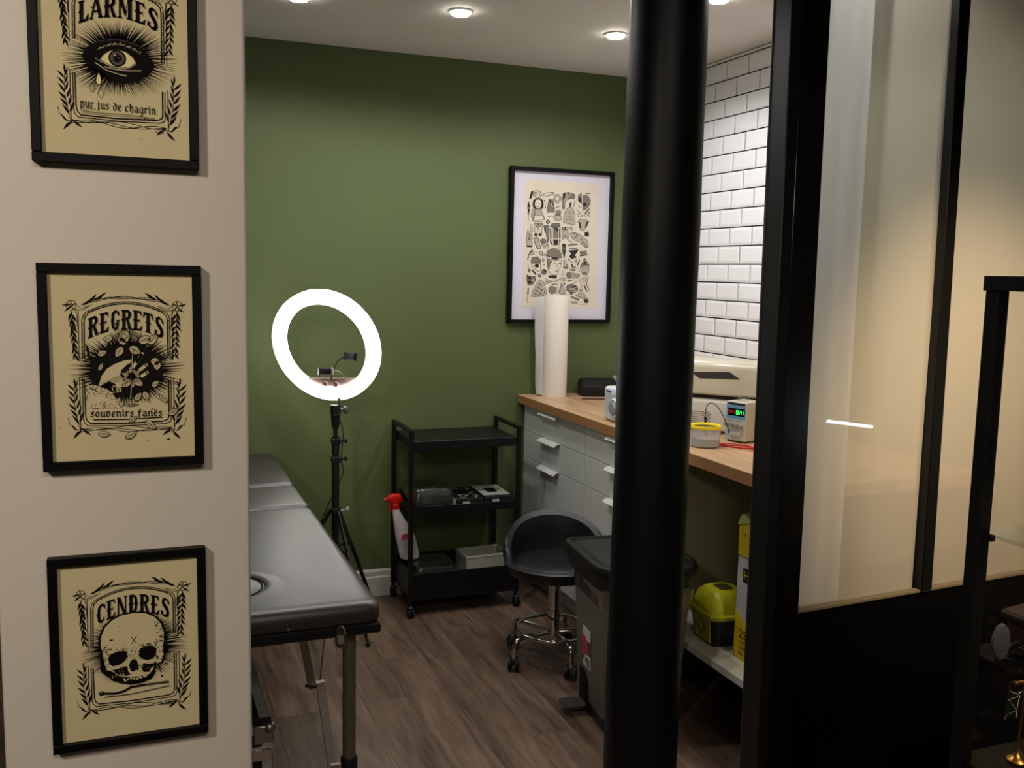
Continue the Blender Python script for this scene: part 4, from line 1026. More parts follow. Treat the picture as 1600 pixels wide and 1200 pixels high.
# --- blackletter made of broad-nib strokes; x-height 1, letters as polylines
BL = {
 'p': (.62, [[(.06, .92), (.16, 1.06), (.16, -.55)], [(.16, .95), (.36, 1.04), (.50, .86), (.50, .14), (.34, -.02), (.2, .06)]]),
 'u': (.62, [[(.04, .9), (.14, 1.02), (.14, .12), (.26, 0), (.44, .16)], [(.40, .95), (.50, 1.02), (.50, .1), (.62, 0)]]),
 'r': (.48, [[(.04, .9), (.14, 1.02), (.14, .08), (.22, 0)], [(.2, .82), (.34, 1.02), (.44, .90)]]),
 'j': (.34, [[(.06, .9), (.18, 1.02), (.18, -.3), (.02, -.5)], [(.14, 1.38), (.22, 1.28)]]),
 's': (.50, [[(.44, .92), (.26, 1.04), (.12, .82), (.40, .34), (.28, -.02), (.06, .1)], [(.12, .7), (.42, .36)]]),
 'd': (.60, [[(.10, 1.32), (.34, 1.2), (.50, .8), (.50, .16), (.34, -.02), (.14, .12), (.12, .7), (.28, .86), (.46, .8)]]),
 'e': (.50, [[(.42, .14), (.28, -.02), (.12, .14), (.12, .84), (.28, 1.02), (.42, .84), (.38, .62), (.14, .46)]]),
 'é': (.50, [[(.42, .14), (.28, -.02), (.12, .14), (.12, .84), (.28, 1.02), (.42, .84), (.38, .62), (.14, .46)], [(.24, 1.18), (.40, 1.42)]]),
 'c': (.48, [[(.42, .14), (.28, -.02), (.12, .14), (.12, .84), (.28, 1.02), (.42, .9)]]),
 'h': (.62, [[(.08, 1.44), (.16, 1.36), (.16, .06)], [(.18, .86), (.36, 1.03), (.50, .86), (.48, .1), (.36, -.36)]]),
 'a': (.60, [[(.10, .88), (.28, 1.02), (.46, .84), (.46, .12), (.58, 0)], [(.44, .56), (.16, .48), (.10, .16), (.24, 0), (.44, .14)]]),
 'g': (.60, [[(.48, .95), (.28, 1.02), (.12, .84), (.12, .2), (.26, .04), (.46, .14)], [(.48, 1.0), (.48, -.3), (.30, -.5), (.1, -.38)]]),
 'n': (.62, [[(.04, .9), (.14, 1.02), (.14, .08), (.22, 0)], [(.16, .84), (.36, 1.03), (.48, .88), (.48, .1), (.6, 0)]]),
 'i': (.32, [[(.04, .9), (.16, 1.02), (.16, .1), (.28, 0)], [(.12, 1.38), (.22, 1.28)]]),
 'o': (.54, [[(.28, 1.02), (.12, .84), (.12, .16), (.28, -.02), (.44, .14), (.44, .84), (.28, 1.02)]]),
 'v': (.58, [[(.06, 1.1), (.14, .9), (.14, .1), (.30, -.04), (.46, .2), (.46, .8), (.32, 1.04), (.18, .9)]]),
 'f': (.46, [[(.40, 1.36), (.26, 1.44), (.16, 1.2), (.16, -.3)], [(.04, .95), (.40, .95)]]),
 ' ': (.34, []),
}
def blackletter(ink, text, x0, x1, ybase, xh, slope=0., lay=6, nib=.20):
    tot = sum(BL[c][0]+.07 for c in text); k = (x1-x0)/tot; x = x0
    nx, ny = nib*k*.62, -nib*k*.42
    for c in text:
        w, strokes = BL[c]
        for st_ in strokes:
            P_ = [(x+u*k, ybase+slope*(x+u*k-x0)-v*xh) for u, v in st_]
            for (ax, ay), (bx_, by) in zip(P_, P_[1:]):
                ink.fill([(ax-nx/2, ay-ny/2), (ax+nx/2, ay+ny/2), (bx_+nx/2, by+ny/2), (bx_-nx/2, by-ny/2)], 0, lay)
                ink.line([(ax, ay), (bx_, by)], nib*k*.34, 0, lay, joint=False)
        x += (w+.07)*k

ink_black = M('print_ink_black', (13, 8, 8), .7, spec=.1)
paper_kraft = M('cream_print_paper', (206, 192, 150), .75, var=.05, vscale=14, spec=.2)
paper_light = M('print_highlight', (226, 214, 160), .75, spec=.2)
ink_grey = M('print_ink_grey', (104, 96, 84), .7, spec=.2)
frame_blk = M('black_wood_frame', (6, 5, 5), .5, spec=.18)
FW, FH, FD = .2335, .3165, .019

def picture_frame(name, label, x, z, w, h, depth, border, yface, group=None, frame_mat=None):
    """empty at the frame's lower left back corner region; local x right, z up, y into the wall"""
    t = thing(name, label, 'framed picture', (x, yface, z), 0, group)
    b = B(); bw = border
    for (x0, x1, z0, z1) in ((0, w, 0, bw), (0, w, h-bw, h), (0, bw, bw, h-bw), (w-bw, w, bw, h-bw)):
        b.box(x0, x1, -depth, 0, z0, z1, .0012)
    b.obj('frame', frame_mat or frame_blk, t, smooth=False)
    B().box(bw-.002, w-bw+.002, -depth*.25, -.001, bw-.002, h-bw+.002).obj('backing_board', M('backing_board', (90, 80, 66), .8), t, smooth=False)
    return t
def poster_map(px, py):
    """photo pixel on the picture pillar -> metres right of and below the frame's upper left corner (middle frame)"""
    p = at(px, py, y=1.59); return p.x-PX0, p.z-PZ1
PX0 = -.1362
FZ = [(1.4742+.1475+.0005, 'top'), (1.1580, 'mid'), (.7035, 'low')]   # z of each frame's lower edge
labels = ['framed tear print with a large weeping eye, topmost of the three on the pillar',
          'framed print of a hand clutching a flower, middle of the three on the pillar',
          'framed skull print with a burnt match, lowest of the three on the pillar']
FZ0 = [1.6225, 1.1580, .7040]
def c2(x, y): return 30+x/3.4286, 400+y/3.4286       # zoomed notes -> photo pixels, middle print
def c3(x, y): return 50+x/3.43, 840+y/3.4286
def c1(x, y): return x/4., y/4.
def mk_map(cv, zlow, dx=0., dz=0.):
    def f(x, y):
        px, py = cv(x, y); p = at(px, py, y=1.585); return p.x-PX0+dx, p.z-zlow+dz
    return f
m2 = mk_map(c2, FZ0[1]); m3 = mk_map(c3, FZ0[2]); m1 = mk_map(c1, FZ0[0])

def ornament(ink, gap_l, gap_r):
    """common border, in the zoomed coordinates of the middle print"""
    def arch(x, dy=0): t = (x-570)/225.; return 256+dy+62*t*t
    def rail(dx, w):
        # left side, arch, right side, bottom
        L_, R_ = 345+dx, 797-dx
        ink.line([(L_, gap_l[0]), (L_-2, 345)], w); ink.line([(L_-2, 345), (L_+4, 322), (L_+20, 308+dx*.6)], w)
        ink.line([(x, arch(x, dx*.75)-3) for x in range(int(L_+20), int(R_-18), 12)]+[(R_-18, 306+dx*.6)], w)
        ink.line([(R_-18, 306+dx*.6), (R_-4, 322), (R_, 345), (R_+4, gap_r[0])], w)
        ink.line([(L_, gap_l[1]), (L_+7, 868-dx), (L_+14, 888-dx), (L_+32, 903-dx)], w)
        ink.line([(L_+32, 903-dx), (570, 902-dx), (R_-20, 890-dx)], w)
        ink.line([(R_-20, 890-dx), (R_+4, 880-dx), (R_+9, 862-dx), (R_+7, gap_r[1])], w)
    rail(-9, 4.6); rail(4, 6.0)
    # row of beads between the rails
    def beads(P_, step=7.5):
        for (x0, y0), (x1, y1) in zip(P_, P_[1:]):
            L = math.hypot(x1-x0, y1-y0)
            if L < 1: continue
            for k in range(int(L/step)):
                t = k*step/L; x, y = x0+(x1-x0)*t, y0+(y1-y0)*t; nx, ny = -(y1-y0)/L*3.6, (x1-x0)/L*3.6
                ink.line([(x-nx, y-ny), (x+nx, y+ny)], 2.6, joint=False)
    beads([(342, gap_l[0]), (340, 345)]); beads([(x, arch(x)-5) for x in range(366, 780, 14)]); beads([(800, 345), (803, gap_r[0])])
    beads([(342, gap_l[1]), (348, 868)]); beads([(380, 902), (570, 901), (778, 888)]); beads([(806, 862), (804, gap_r[1])])
    # thin outer rails
    ink.line([(320, gap_l[0]+20), (314, 290)], 4.2); ink.line([(824, gap_r[0]+14), (818, 290)], 4.2)
    ink.line([(322, gap_l[1]-10), (330, 950)], 4.2); ink.line([(828, gap_r[1]-10), (832, 930)], 4.2)
    # corner knots
    for cx, cy, q in ((277, 264, 1), (848, 270, -1)):
        ink.ring(cx, cy, 27, 3.2)
        for a_ in (20, 100, 160, 235, 300): ink.leaf(cx, cy, a_, 30, .22)
        ink.leaf(cx-q*10, cy, 180 if q > 0 else 20, 42, .2); ink.leaf(cx, cy+8, 215 if q > 0 else -35, 46, .2)
        ink.line([(cx+q*18, cy-12), (cx+q*52, cy+18), (cx+q*110, cy-2)], 2.6); ink.line([(cx+q*10, cy+22), (cx+q*60, cy+26), (cx+q*95, cy+6)], 2.6)
        ink.line([(cx+q*22, cy+20), (cx+q*32, cy+60), (cx+q*36, cy+130)], 3)
    # side sprigs hanging down
    for q, X0_, X1_ in ((1, 278, 300), (-1, 848, 838)):
        ink.line([(X0_, 290), (X0_+q*6, 380), (X1_-q*6, 460), (X1_, 545)], 2.6)
        for k in range(8):
            y = 300+k*31; x = X0_+(X1_-X0_)*(y-290)/255+q*4
            ink.leaf(x, y, (248 if q > 0 else 292)+(k % 3)*5, 56-k*1.5, .24); ink.leaf(x, y+12, (300 if q > 0 else 240)-(k % 2)*8, 50-k*1.5, .26)
    # lower sprigs growing up
    for q, X0_, X1_ in ((1, 330, 296), (-1, 826, 858)):
        ink.line([(X0_, 940), (X0_-q*22, 870), (X1_, 790), (X1_, 690)], 2.8)
        for k in range(6):
            y = 905-k*36; x = X0_+(X1_-X0_)*min(1, (940-y)/150)
            ink.leaf(x, y, (128 if q > 0 else 52)+(k % 3)*5*q, 66-k*2, .2); ink.leaf(x, y-12, (72 if q > 0 else 108), 58-k*2, .2)
        ink.leaf(X1_, 700, 95 if q > 0 else 85, 50, .2)
        ink.line([(X0_-q*70, 868), (X0_-q*60, 905), (X0_-q*18, 935), (X0_+q*30, 928)], 3)
        ink.leaf(X0_+q*2, 938, 225 if q > 0 else -45, 62, .22); ink.leaf(X0_+q*12, 930, -35 if q > 0 else 215, 56, .22); ink.leaf(X0_-q*50, 905, -50 if q > 0 else 230, 48, .2)
    # vines above and below
    for ph, am in ((0, 10), (1.6, 8), (3.0, 12)):
        ink.line([(x, 926+am*math.sin((x-330)/55.+ph)+(8 if ph else 0)-(x-330)*.012) for x in range(330, 826, 12)], 3.2, joint=False)
        ink.line([(x, 236-14*math.cos((x-565)/150.)+am*.6*math.sin((x-320)/48.+ph)+18*abs((x-565)/230.)**2) for x in range(372, 770, 12)], 3.2, joint=False)
    for k in range(5):
        ink.leaf(330+k*22, 262-k*9, 22+(k % 3)*12, 58, .2); ink.leaf(806-k*22, 266-k*9, 158-(k % 3)*12, 58, .2)
    ink.specks(60, 170, 925, 100, 1060, .8, 3.2)

def poster(i, drawing, cv):
    z = FZ0[i]
    t = picture_frame('framed_print', labels[i], PX0, z, FW, FH, FD, .0138, PY, 'three framed prints on the pillar')
    B().box(.012, FW-.012, -.0105, -.0097, .012, FH-.012).obj('print_paper', paper_kraft, t, smooth=False)
    inkb = Ink(cv); drawing(inkb)
    for v in inkb.b.bm.verts: v.co.y -= .0107
    inkb.b.obj('printed_drawing', [ink_black, paper_kraft, ink_grey, paper_light], t, smooth=False, fixn=False)
    B().box(.0130, FW-.0130, -.0155, -.0140, .0130, FH-.0130).obj('glass_pane', glass_clear, t, smooth=False)
    return t
class Shift(Ink):
    """ornament is drawn in the middle print's coordinates whatever print it lands on"""
def with_ornament(main_map, zi, body, gl, gr):
    orn = lambda x, y: (m2(x, y)[0], m2(x, y)[1])
    def draw(ink):
        keep = ink.mp; ink.mp = orn; ornament(ink, gl, gr); body(ink, orn); ink.mp = keep
    return draw
# all three bodies are drawn in the middle print's coordinate frame as well (its zoomed pixels)
def title(ink, word, x0=365, x1=772):
    bs = lambda x: 393+52*((x-570)/205.)**2; tp = lambda x: 288+50*((x-570)/205.)**2
    arched(ink, word, x0, x1, bs, tp)
def body_regrets(ink, mp):
    cx, cy = 575, 600
    f0 = lambda a: 150+60*abs(math.cos(a)); f1 = lambda a: 205+125*abs(math.cos(a))**3
    ink.rays(cx, cy+10, lambda a: 95+35*abs(math.cos(a)), f1, 200, 11)
    ink.rays(cx, cy-10, 100, 215, 60, 5, a0=30, a1=150)
    ink.fill([(372, 640), (398, 560), (430, 520), (470, 490), (520, 475), (560, 470), (640, 480), (700, 505), (740, 545), (765, 600), (770, 640), (740, 690), (700, 715), (650, 730), (600, 750), (520, 760), (470, 740), (430, 690), (395, 690)], 0, 1)
    ink.fill([(352, 470), (372, 492), (380, 540), (400, 560), (372, 560), (362, 520)], 0, 1)
    # rubble cloud lower left
    ink.fill([(362, 700), (395, 690), (430, 700), (480, 672), (520, 690), (500, 740), (520, 770), (560, 790), (540, 815), (460, 818), (370, 815), (360, 760)], 1, 2)
    for k in range(46):
        a = ink.rnd.uniform(365, 560); y = ink.rnd.uniform(700, 812)
        ink.ring(a, y, ink.rnd.uniform(6, 14), 2.2, 0, 3, 7, a0=ink.rnd.uniform(0, 180), a1=ink.rnd.uniform(200, 360))
    # forearm and hand
    ink.fill([(425, 700), (440, 645), (470, 605), (510, 580), (560, 562), (606, 556), (608, 566), (575, 585), (548, 610), (540, 640), (560, 660), (550, 700), (545, 730), (500, 735), (470, 715)], 1, 2)
    for (x, y, a_, L) in ((606, 600, 52, 66), (628, 575, 58, 50), (640, 618, 40, 52), (652, 648, 34, 40), (640, 560, 62, 40)):
        c, d = math.cos(R(a_)), -math.sin(R(a_)); ink.line([(x, y), (x+L*c, y+L*d)], 22, 0, 2); ink.disc(x+L*c, y+L*d, 11, 0, 2)
        ink.line([(x, y), (x+L*c, y+L*d)], 17, 1, 3); ink.disc(x+L*c, y+L*d, 8.5, 1, 3)
    for k in range(16): ink.line([(440+k*7, 680-k*3), (452+k*7, 700-k*2)], 2, 0, 4)
    # flower stem, leaves and rose
    ink.line([(612, 500), (606, 560), (604, 650), (598, 770)], 9, 0, 5); ink.line([(611, 500), (605, 560), (603, 650), (597, 766)], 4, 1, 6)
    for a_ in range(0, 360, 30): ink.petal(603, 650, a_+8, 56 if a_ % 60 else 44, .42, 5)
    ink.petal(600, 660, 222, 62, .6, 6); ink.petal(612, 660, -35, 60, .6, 6)
    for (x, y, a_, L) in ((555, 490, 232, 62), (590, 490, -28, 66), (575, 470, 150, 55), (640, 460, 18, 70), (690, 470, 42, 66), (500, 440, 190, 50)): ink.petal(x, y, a_, L, .62, 4)
    ink.disc(565, 430, 34, 0, 4); ink.disc(565, 430, 30, 1, 5)
    for r in (24, 17, 10): ink.ring(565+r*.1, 430, r, 3.2, 0, 6, 16, a0=r*20, a1=r*20+290)
    for a_ in (20, 80, 140, 200, 260, 320): ink.leaf(565+26*math.cos(R(a_)), 430-26*math.sin(R(a_)), a_+70, 26, .3, 0, 6)
    for k in range(44):
        a_ = R(20+k*3.3); ink.line([(575+75*math.cos(a_), 490-70*math.sin(a_)), (575+(100+ink.rnd.uniform(0, 25))*math.cos(a_), 490-(92+ink.rnd.uniform(0, 22))*math.sin(a_))], 2, 0, 2)
    # falling petals
    for (x, y, a_, L, w) in ((425, 615, 60, 46, .45), (420, 530, 20, 50, .6), (705, 560, -15, 50, .8), (735, 610, 80, 50, .75), (712, 700, 40, 44, .6), (495, 700, -40, 50, .5), (505, 690, -75, 46, .4), (620, 775, 50, 52, .55), (560, 797, 0, 74, .22), (690, 770, 120, 48, .7), (752, 745, -45, 56, .45), (680, 885, -40, 64, .5), (590, 890, 38, 48, .45), (570, 975, 28, 62, .5), (425, 955, 0, 60, .5), (800, 850, 30, 56, .55)):
        ink.petal(x, y, a_, L, w, 7)
    title(ink, 'REGRETS')
    blackletter(ink, 'souvenirs fanés', 380, 770, 862, 26, -.012)
    ink.line([(702, 826), (716, 816), (728, 828)], 2.4, 0, 6)
    ink.line([(395, 878), (560, 876), (768, 864)], 4.2, 0, 5)
    ink.line([(795, 945), (800, 930), (806, 944), (812, 932), (818, 945), (826, 934), (832, 942)], 1.8, 0, 5)
    ink.disc(800, 982, 9, 0, 1, 6, 5)
def body_larmes(ink, mp):
    cx, cy = 572, 600
    ink.rays(cx, cy, lambda a: 62+60*abs(math.cos(a))**2, lambda a: 205+110*abs(math.cos(a))**2.5, 150, 7.6, jit=.12)
    ink.rays(cx, cy, lambda a: 60+50*abs(math.cos(a))**2, lambda a: 165+60*abs(math.cos(a)), 130, 9, jit=.35)
    al = lambda s, k=1.: [(cx+s*(-205), cy+10)] if False else [(cx-190*s, cy+4), (cx-165*s, cy-40*s*k), (cx-120*s, cy-70*s*k), (cx-60*s, cy-98*s*k), (cx+10*s, cy-105*s*k), (cx+80*s, cy-90*s*k), (cx+140*s, cy-52*s*k), (cx+178*s, cy-10), (cx+190*s, cy+18), (cx+165*s, cy+58*s*k), (cx+110*s, cy+95*s*k), (cx+40*s, cy+120*s*k), (cx-30*s, cy+110*s*k), (cx-90*s, cy+70*s*k), (cx-140*s, cy+50*s*k), (cx-170*s, cy+30)]
    ink.fill(al(1.), 0, 1)
    # lid highlights, hatched
    for k in range(26):
        t = k/25; x = cx-105+215*t; y = cy-36-34*math.sin(PI*t)
        ink.line([(x, y), (x+7, y-9-4*math.sin(k*2.1))], 3.0, 1 if k % 4 else 2, 2, joint=False)
        if k > 3: ink.line([(x, cy+44+10*math.sin(PI*t)+6*t), (x+9, cy+37+10*math.sin(PI*t)+7*t)], 3.4, 1, 2, joint=False)
    ink.line([(cx-120, cy+30), (cx-60, cy+62), (cx+10, cy+78), (cx+45, cy+80)], 4, 1, 2); ink.line([(cx-118, cy+8), (cx-96, cy+18), (cx-84, cy+30)], 7, 2, 2)
    for k in range(34): ink.line([(cx-140+k*8.4, cy-62-30*math.sin(PI*k/33)+ink.rnd.uniform(-4, 4)), (cx-134+k*8.4, cy-68-30*math.sin(PI*k/33))], 1.8, 2, 2)
    eye = [(cx-88, cy+12), (cx-70, cy-14), (cx-40, cy-34), (cx, cy-44), (cx+40, cy-36), (cx+72, cy-14), (cx+88, cy+12), (cx+62, cy+32), (cx+20, cy+42), (cx-30, cy+38), (cx-66, cy+26)]
    ink.fill([(cx+(x-cx)*1.07, cy+2+(y-cy)*1.09) for x, y in eye], 1, 3); ink.fill([(cx+(x-cx)*1.03, cy+1+(y-cy)*1.04) for x, y in eye], 0, 4)
    ink.fill(eye, 3, 5)
    ix, iy = cx-4, cy-2
    ink.disc(ix, iy, 46, 0, 6, 28, 42); ink.ring(ix, iy, 28, 17, 2, 7, 26, 26)
    ink.rays(ix, iy, 18, 38, 34, 3, 0, 8); ink.disc(ix, iy, 15, 0, 9, 18); ink.disc(ix-12, iy-14, 4.5, 1, 10, 8); ink.disc(ix+5, iy-2, 2.5, 1, 10, 6)
    # tears
    def tear(x, y, h, filled):
        P_ = [(x, y), (x+h*.16, y+h*.4), (x+h*.24, y+h*.72), (x+h*.14, y+h*.95), (x, y+h), (x-h*.14, y+h*.95), (x-h*.24, y+h*.72), (x-h*.16, y+h*.4)]
        if filled: ink.fill(P_, 3, 6)
        ink.line(P_+P_[:1], 2.4, 0, 7)
    tear(cx-100, cy+76, 62, True); tear(cx-134, cy+128, 50, False); tear(cx-90, cy+142, 60, False)
    title(ink, 'LARMES', 362, 776)
    blackletter(ink, 'pur jus de chagrin', 374, 768, 858, 27, .0)
    ink.line([(385, 876), (480, 880), (600, 874), (760, 878)], 2.2, 0, 5); ink.line([(380, 884), (470, 888), (590, 884), (770, 886)], 1.8, 0, 5)
    for k in range(12): ink.line([(388+k*6, 868), (390+k*6, 860)], 2, 0, 5)
    for k, c in enumerate('1oomL'):
        x = 706+k*13; ink.ring(x, 884, 4.2, 2, 0, 6, 8) if c in 'oO' else ink.line([(x, 890), (x, 877), (x+5, 890)], 2, 0, 6)
    ink.line([(760, 950), (768, 938), (776, 950), (784, 940), (792, 950), (800, 940), (808, 950)], 1.8, 0, 5)
def body_cendres(ink, mp):
    cx, cy = 575, 580
    ink.rays(cx, cy, 95, lambda a: 222+90*abs(math.cos(a))**4+(20 if math.sin(a) < 0 else 0), 230, 10, jit=.2)
    ink.rays(cx, cy, 95, lambda a: 202+30*abs(math.cos(a))**2, 150, 18, jit=.12)
    sk = [(390, 560), (395, 510), (415, 462), (455, 425), (510, 402), (575, 396), (640, 404), (690, 430), (725, 470), (742, 520), (742, 575), (735, 620), (742, 650), (728, 690), (690, 705), (680, 740), (655, 770), (600, 780), (540, 778), (480, 765), (430, 735), (405, 710), (400, 670), (404, 620)]
    ink.fill([(cx+(x-cx)*1.07, cy+(y-cy)*1.05) for x, y in sk], 0, 1)
    ink.fill([(x, y) for x, y in sk[:18]]+[(650, 752), (600, 762), (545, 760), (492, 748), (452, 716), (424, 708), (412, 668), (404, 620)], 1, 2)
    # sockets
    ink.fill([(432, 645), (440, 622), (475, 610), (520, 606), (540, 618), (538, 648), (520, 672), (488, 688), (455, 690), (438, 672)], 0, 3)
    ink.fill([(602, 640), (610, 605), (640, 590), (680, 592), (702, 612), (700, 645), (684, 668), (650, 674), (618, 662)], 0, 3)
    ink.fill([(548, 700), (556, 670), (574, 658), (592, 668), (604, 700), (602, 728), (588, 722), (576, 732), (560, 728)], 0, 3)
    # cheek and jaw shadow
    ink.fill([(455, 706), (500, 700), (540, 696), (545, 730), (560, 745), (540, 752), (495, 745), (468, 726)], 0, 3)
    ink.fill([(628, 690), (660, 684), (705, 690), (700, 705), (672, 722), (660, 742), (630, 740), (616, 715)], 0, 3)
    ink.fill([(430, 735), (470, 748), (540, 770), (600, 775), (650, 762), (690, 725), (700, 745), (672, 785), (620, 802), (560, 806), (500, 792), (450, 770)], 0, 3)
    for x, y in ((528, 778), (560, 768), (578, 772), (596, 774), (616, 768), (640, 764)): ink.disc(x, y, 7, 1, 5, 8); 
    for x, y in ((520, 762), (544, 766), (606, 758), (630, 752)): ink.line([(x, y), (x, y+12)], 7, 1, 5)
    # cheek bone lights, brow shading, cracks
    ink.line([(420, 690), (455, 708), (500, 700), (545, 672)], 7, 1, 4); ink.line([(600, 668), (612, 700), (608, 740)], 10, 1, 4); ink.line([(640, 690), (690, 690), (722, 665)], 8, 1, 4)
    ink.specks(150, 690, 745, 440, 700, 1.5, 6.5, 0, 4); ink.specks(120, 398, 440, 560, 700, 1.2, 5, 0, 4); ink.specks(90, 530, 620, 596, 668, 1.2, 4.5, 0, 4); ink.specks(90, 450, 700, 690, 760, 1.2, 5, 1, 4)
    ink.specks(90, 430, 700, 430, 600, .8, 3.2, 0, 4); ink.specks(40, 440, 540, 590, 612, 1.2, 5, 0, 4); ink.specks(40, 600, 710, 572, 596, 1.2, 5, 0, 4)
    ink.disc(450, 538, 12, 0, 4, 7, 4)
    ink.line([(560, 530), (590, 570)], 3.4, 0, 5); ink.line([(590, 528), (562, 572)], 3.4, 0, 5)
    # match
    ink.line([(392, 838), (470, 846), (520, 838), (560, 818), (640, 812), (770, 808)], 12, 0, 6); ink.disc(396, 838, 16, 0, 6, 14, 12); ink.disc(393, 834, 6, 2, 7, 8)
    ink.line([(640, 812), (764, 807)], 5, 2, 7); ink.line([(410, 862), (560, 858), (776, 832)], 4, 0, 6)
    ink.disc(732, 770, 6, 0, 5, 7); ink.line([(712, 712), (728, 752)], 7, 0, 5, w1=3); ink.line([(748, 700), (762, 706)], 8, 0, 5)
    for k in range(9): ink.line([(722+k*8, 940-(k % 2)*3), (727+k*8, 918+(k % 3)*5), (730+k*8, 938)], 2.2, 0, 5)
    title(ink, 'CENDRES')
GAPS = [((520, 690), (600, 740)), ((545, 660), (545, 665)), ((575, 690), (540, 650))]
for i, body in enumerate((body_larmes, body_regrets, body_cendres)):
    def drawing(ink, body=body, i=i):
        ornament(ink, *GAPS[i]); body(ink, None)
    poster(i, drawing, m2)

# ------------------------------------------------------------------ framed flash sheet on the green wall
BX0, BX1, BZ0, BZ1 = 1.601, 2.129, 1.242, 1.957
wf = picture_frame('framed_flash_sheet', 'large black framed sheet of small tattoo drawings on the green wall', BX0, BZ0, BX1-BX0, BZ1-BZ0, .030, .017, BACK)
bw, bh = BX1-BX0, BZ1-BZ0
B().box(.015, bw-.015, -.010, -.008, .015, bh-.015).obj('mount', M('white_mount', (216, 212, 226), .7), wf, smooth=False)
def flash_map(x, y):
    """x, y: pixels of the enlarged note (12 per photo pixel, origin 815,290) -> local metres"""
    px, py = 815+x/12., 290+y/12.; p = at(px, py, y=BACK-.012); return p.x-BX0, p.z-BZ0
q0 = [flash_map(*p) for p in ((15, -25), (1405, 15), (1340, 2335), (0, 2330))]
sheet = B()
B().box(.078, .455, -.0112, -.0102, .072, .660).obj('print_paper', M('ivory_sheet', (222, 212, 194), .75), wf, smooth=False)
ik = Ink(flash_map)
G0, G1, G2 = 0, 1, 2   # dark, mid, light
def shp(pts, mi, lay=0, outline=None):
    ik.fill(pts, mi, lay)
    if outline: ik.line(list(pts)+[pts[0]], outline, 0, lay+1, joint=False)
def O_(x, y, rx, ry, mi, lay=0, w=0, rot=0.):
    ik.disc(x, y, rx, mi, lay, 18, ry, rot)
    if w: ik.ring(x, y, rx, w, 0, lay+1, 20, ry, rot)
Ln = lambda p, w=9, mi=0, lay=2: ik.line(p, w, mi, lay, joint=False)
# doll
O_(310, 330, 100, 115, G1, 0); O_(250, 350, 45, 90, G0, 1); O_(375, 350, 40, 90, G0, 1); O_(310, 345, 62, 80, 3, 2); Ln([(262, 335), (285, 335)], 12, 0, 3); Ln([(322, 345), (350, 345)], 12, 0, 3); O_(300, 390, 18, 10, G0, 3)
shp([(265, 440), (360, 440), (440, 640), (200, 660)], G2, 1, 8); shp([(235, 560), (400, 560), (400, 670), (230, 680)], 3, 2, 6); shp([(200, 440), (260, 450), (230, 620), (175, 590)], G2, 2, 8)
for x in (275, 355): shp([(x-38, 700), (x+38, 700), (x+22, 900), (x-22, 900)], 3, 1, 9); Ln([(x-30, 720), (x+30, 720)], 14); O_(x, 762, 14, 16, G0, 3); O_(x-8, 918, 34, 26, G0, 2)
# revolver
shp([(185, 95), (225, 100), (195, 200), (180, 250), (140, 245), (160, 170)], G0, 1); Ln([(200, 110), (290, 90), (370, 130), (375, 200), (350, 195), (330, 140), (270, 130)], 12, 1); O_(245, 160, 32, 40, G2, 1, 7)
# knife
shp([(130, 280), (158, 380), (150, 500), (118, 500), (108, 380)], G0, 1); O_(132, 420, 10, 14, 3, 3); Ln([(105, 515), (155, 515)], 14); shp([(122, 520), (138, 520), (128, 720)], G1, 1)
# safety pin, coin, nails, shoe lacing hand
Ln([(420, 200), (410, 165), (440, 140), (600, 122), (610, 150), (450, 215), (425, 205)], 9); Ln([(440, 190), (600, 150)], 5); O_(672, 245, 68, 82, G2, 1, 8); O_(672, 240, 34, 44, 3, 2, 6)
for a_, b_ in (((430, 280), (450, 430)), ((650, 410), (725, 385)), ((1000, 300), (975, 400)), ((1210, 150), (1290, 150)), ((1270, 505), (1235, 560))): Ln([a_, b_], 11); O_(a_[0], a_[1], 14, 10, G0, 2)
shp([(470, 500), (500, 300), (530, 280), (560, 400), (620, 420), (610, 500)], G1, 1, 7)
for k in range(6): Ln([(500+k*18, 250), (540+k*14, 300+k*22), (600, 340+k*20)], 9)
# glove and sandals
for k in range(5): Ln([(640+k*24, 470-(k % 2)*20), (640+k*20, 560)], 13, 1); Ln([(646+k*24, 470-(k % 2)*20), (650+k*20, 560)], 5, 0, 3)
O_(680, 610, 75, 52, G2, 0, 7); Ln([(580, 600), (640, 530)], 8); Ln([(490, 575), (520, 590), (560, 565)], 9)
# trainer
shp([(780, 140), (880, 125), (1000, 170), (985, 250), (900, 240), (830, 300), (800, 440), (760, 430), (770, 250)], G1, 1, 9); shp([(775, 150), (830, 145), (800, 240), (770, 230)], G0, 2); Ln([(850, 130), (840, 200), (790, 330)], 9, 3, 3); Ln([(930, 150), (860, 220), (810, 380)], 9, 3, 3)
# sack
shp([(780, 690), (800, 520), (850, 430), (900, 400), (960, 420), (1000, 540), (1005, 740), (880, 715)], G2, 1, 8); shp([(885, 325), (945, 325), (925, 400), (900, 400)], G0, 2)
for (x, y) in ((900, 510), (870, 570), (930, 570), (900, 620), (860, 640), (940, 640)): Ln([(x-18, y+12), (x, y-10), (x+16, y+10)], 8, 0, 3)
# cut mask
shp([(1060, 200), (1120, 130), (1125, 340), (1060, 290)], G1, 1, 7); shp([(1065, 225), (1125, 220), (1125, 340), (1080, 310)], G0, 2); Ln([(1070, 350), (1090, 410), (1120, 400)], 8)
shp([(1145, 185), (1240, 190), (1290, 280), (1270, 370), (1200, 450), (1148, 460)], G1, 1, 9); O_(1185, 355, 38, 32, G0, 3); shp([(1180, 520), (1265, 420), (1275, 440), (1195, 540)], G0, 1)
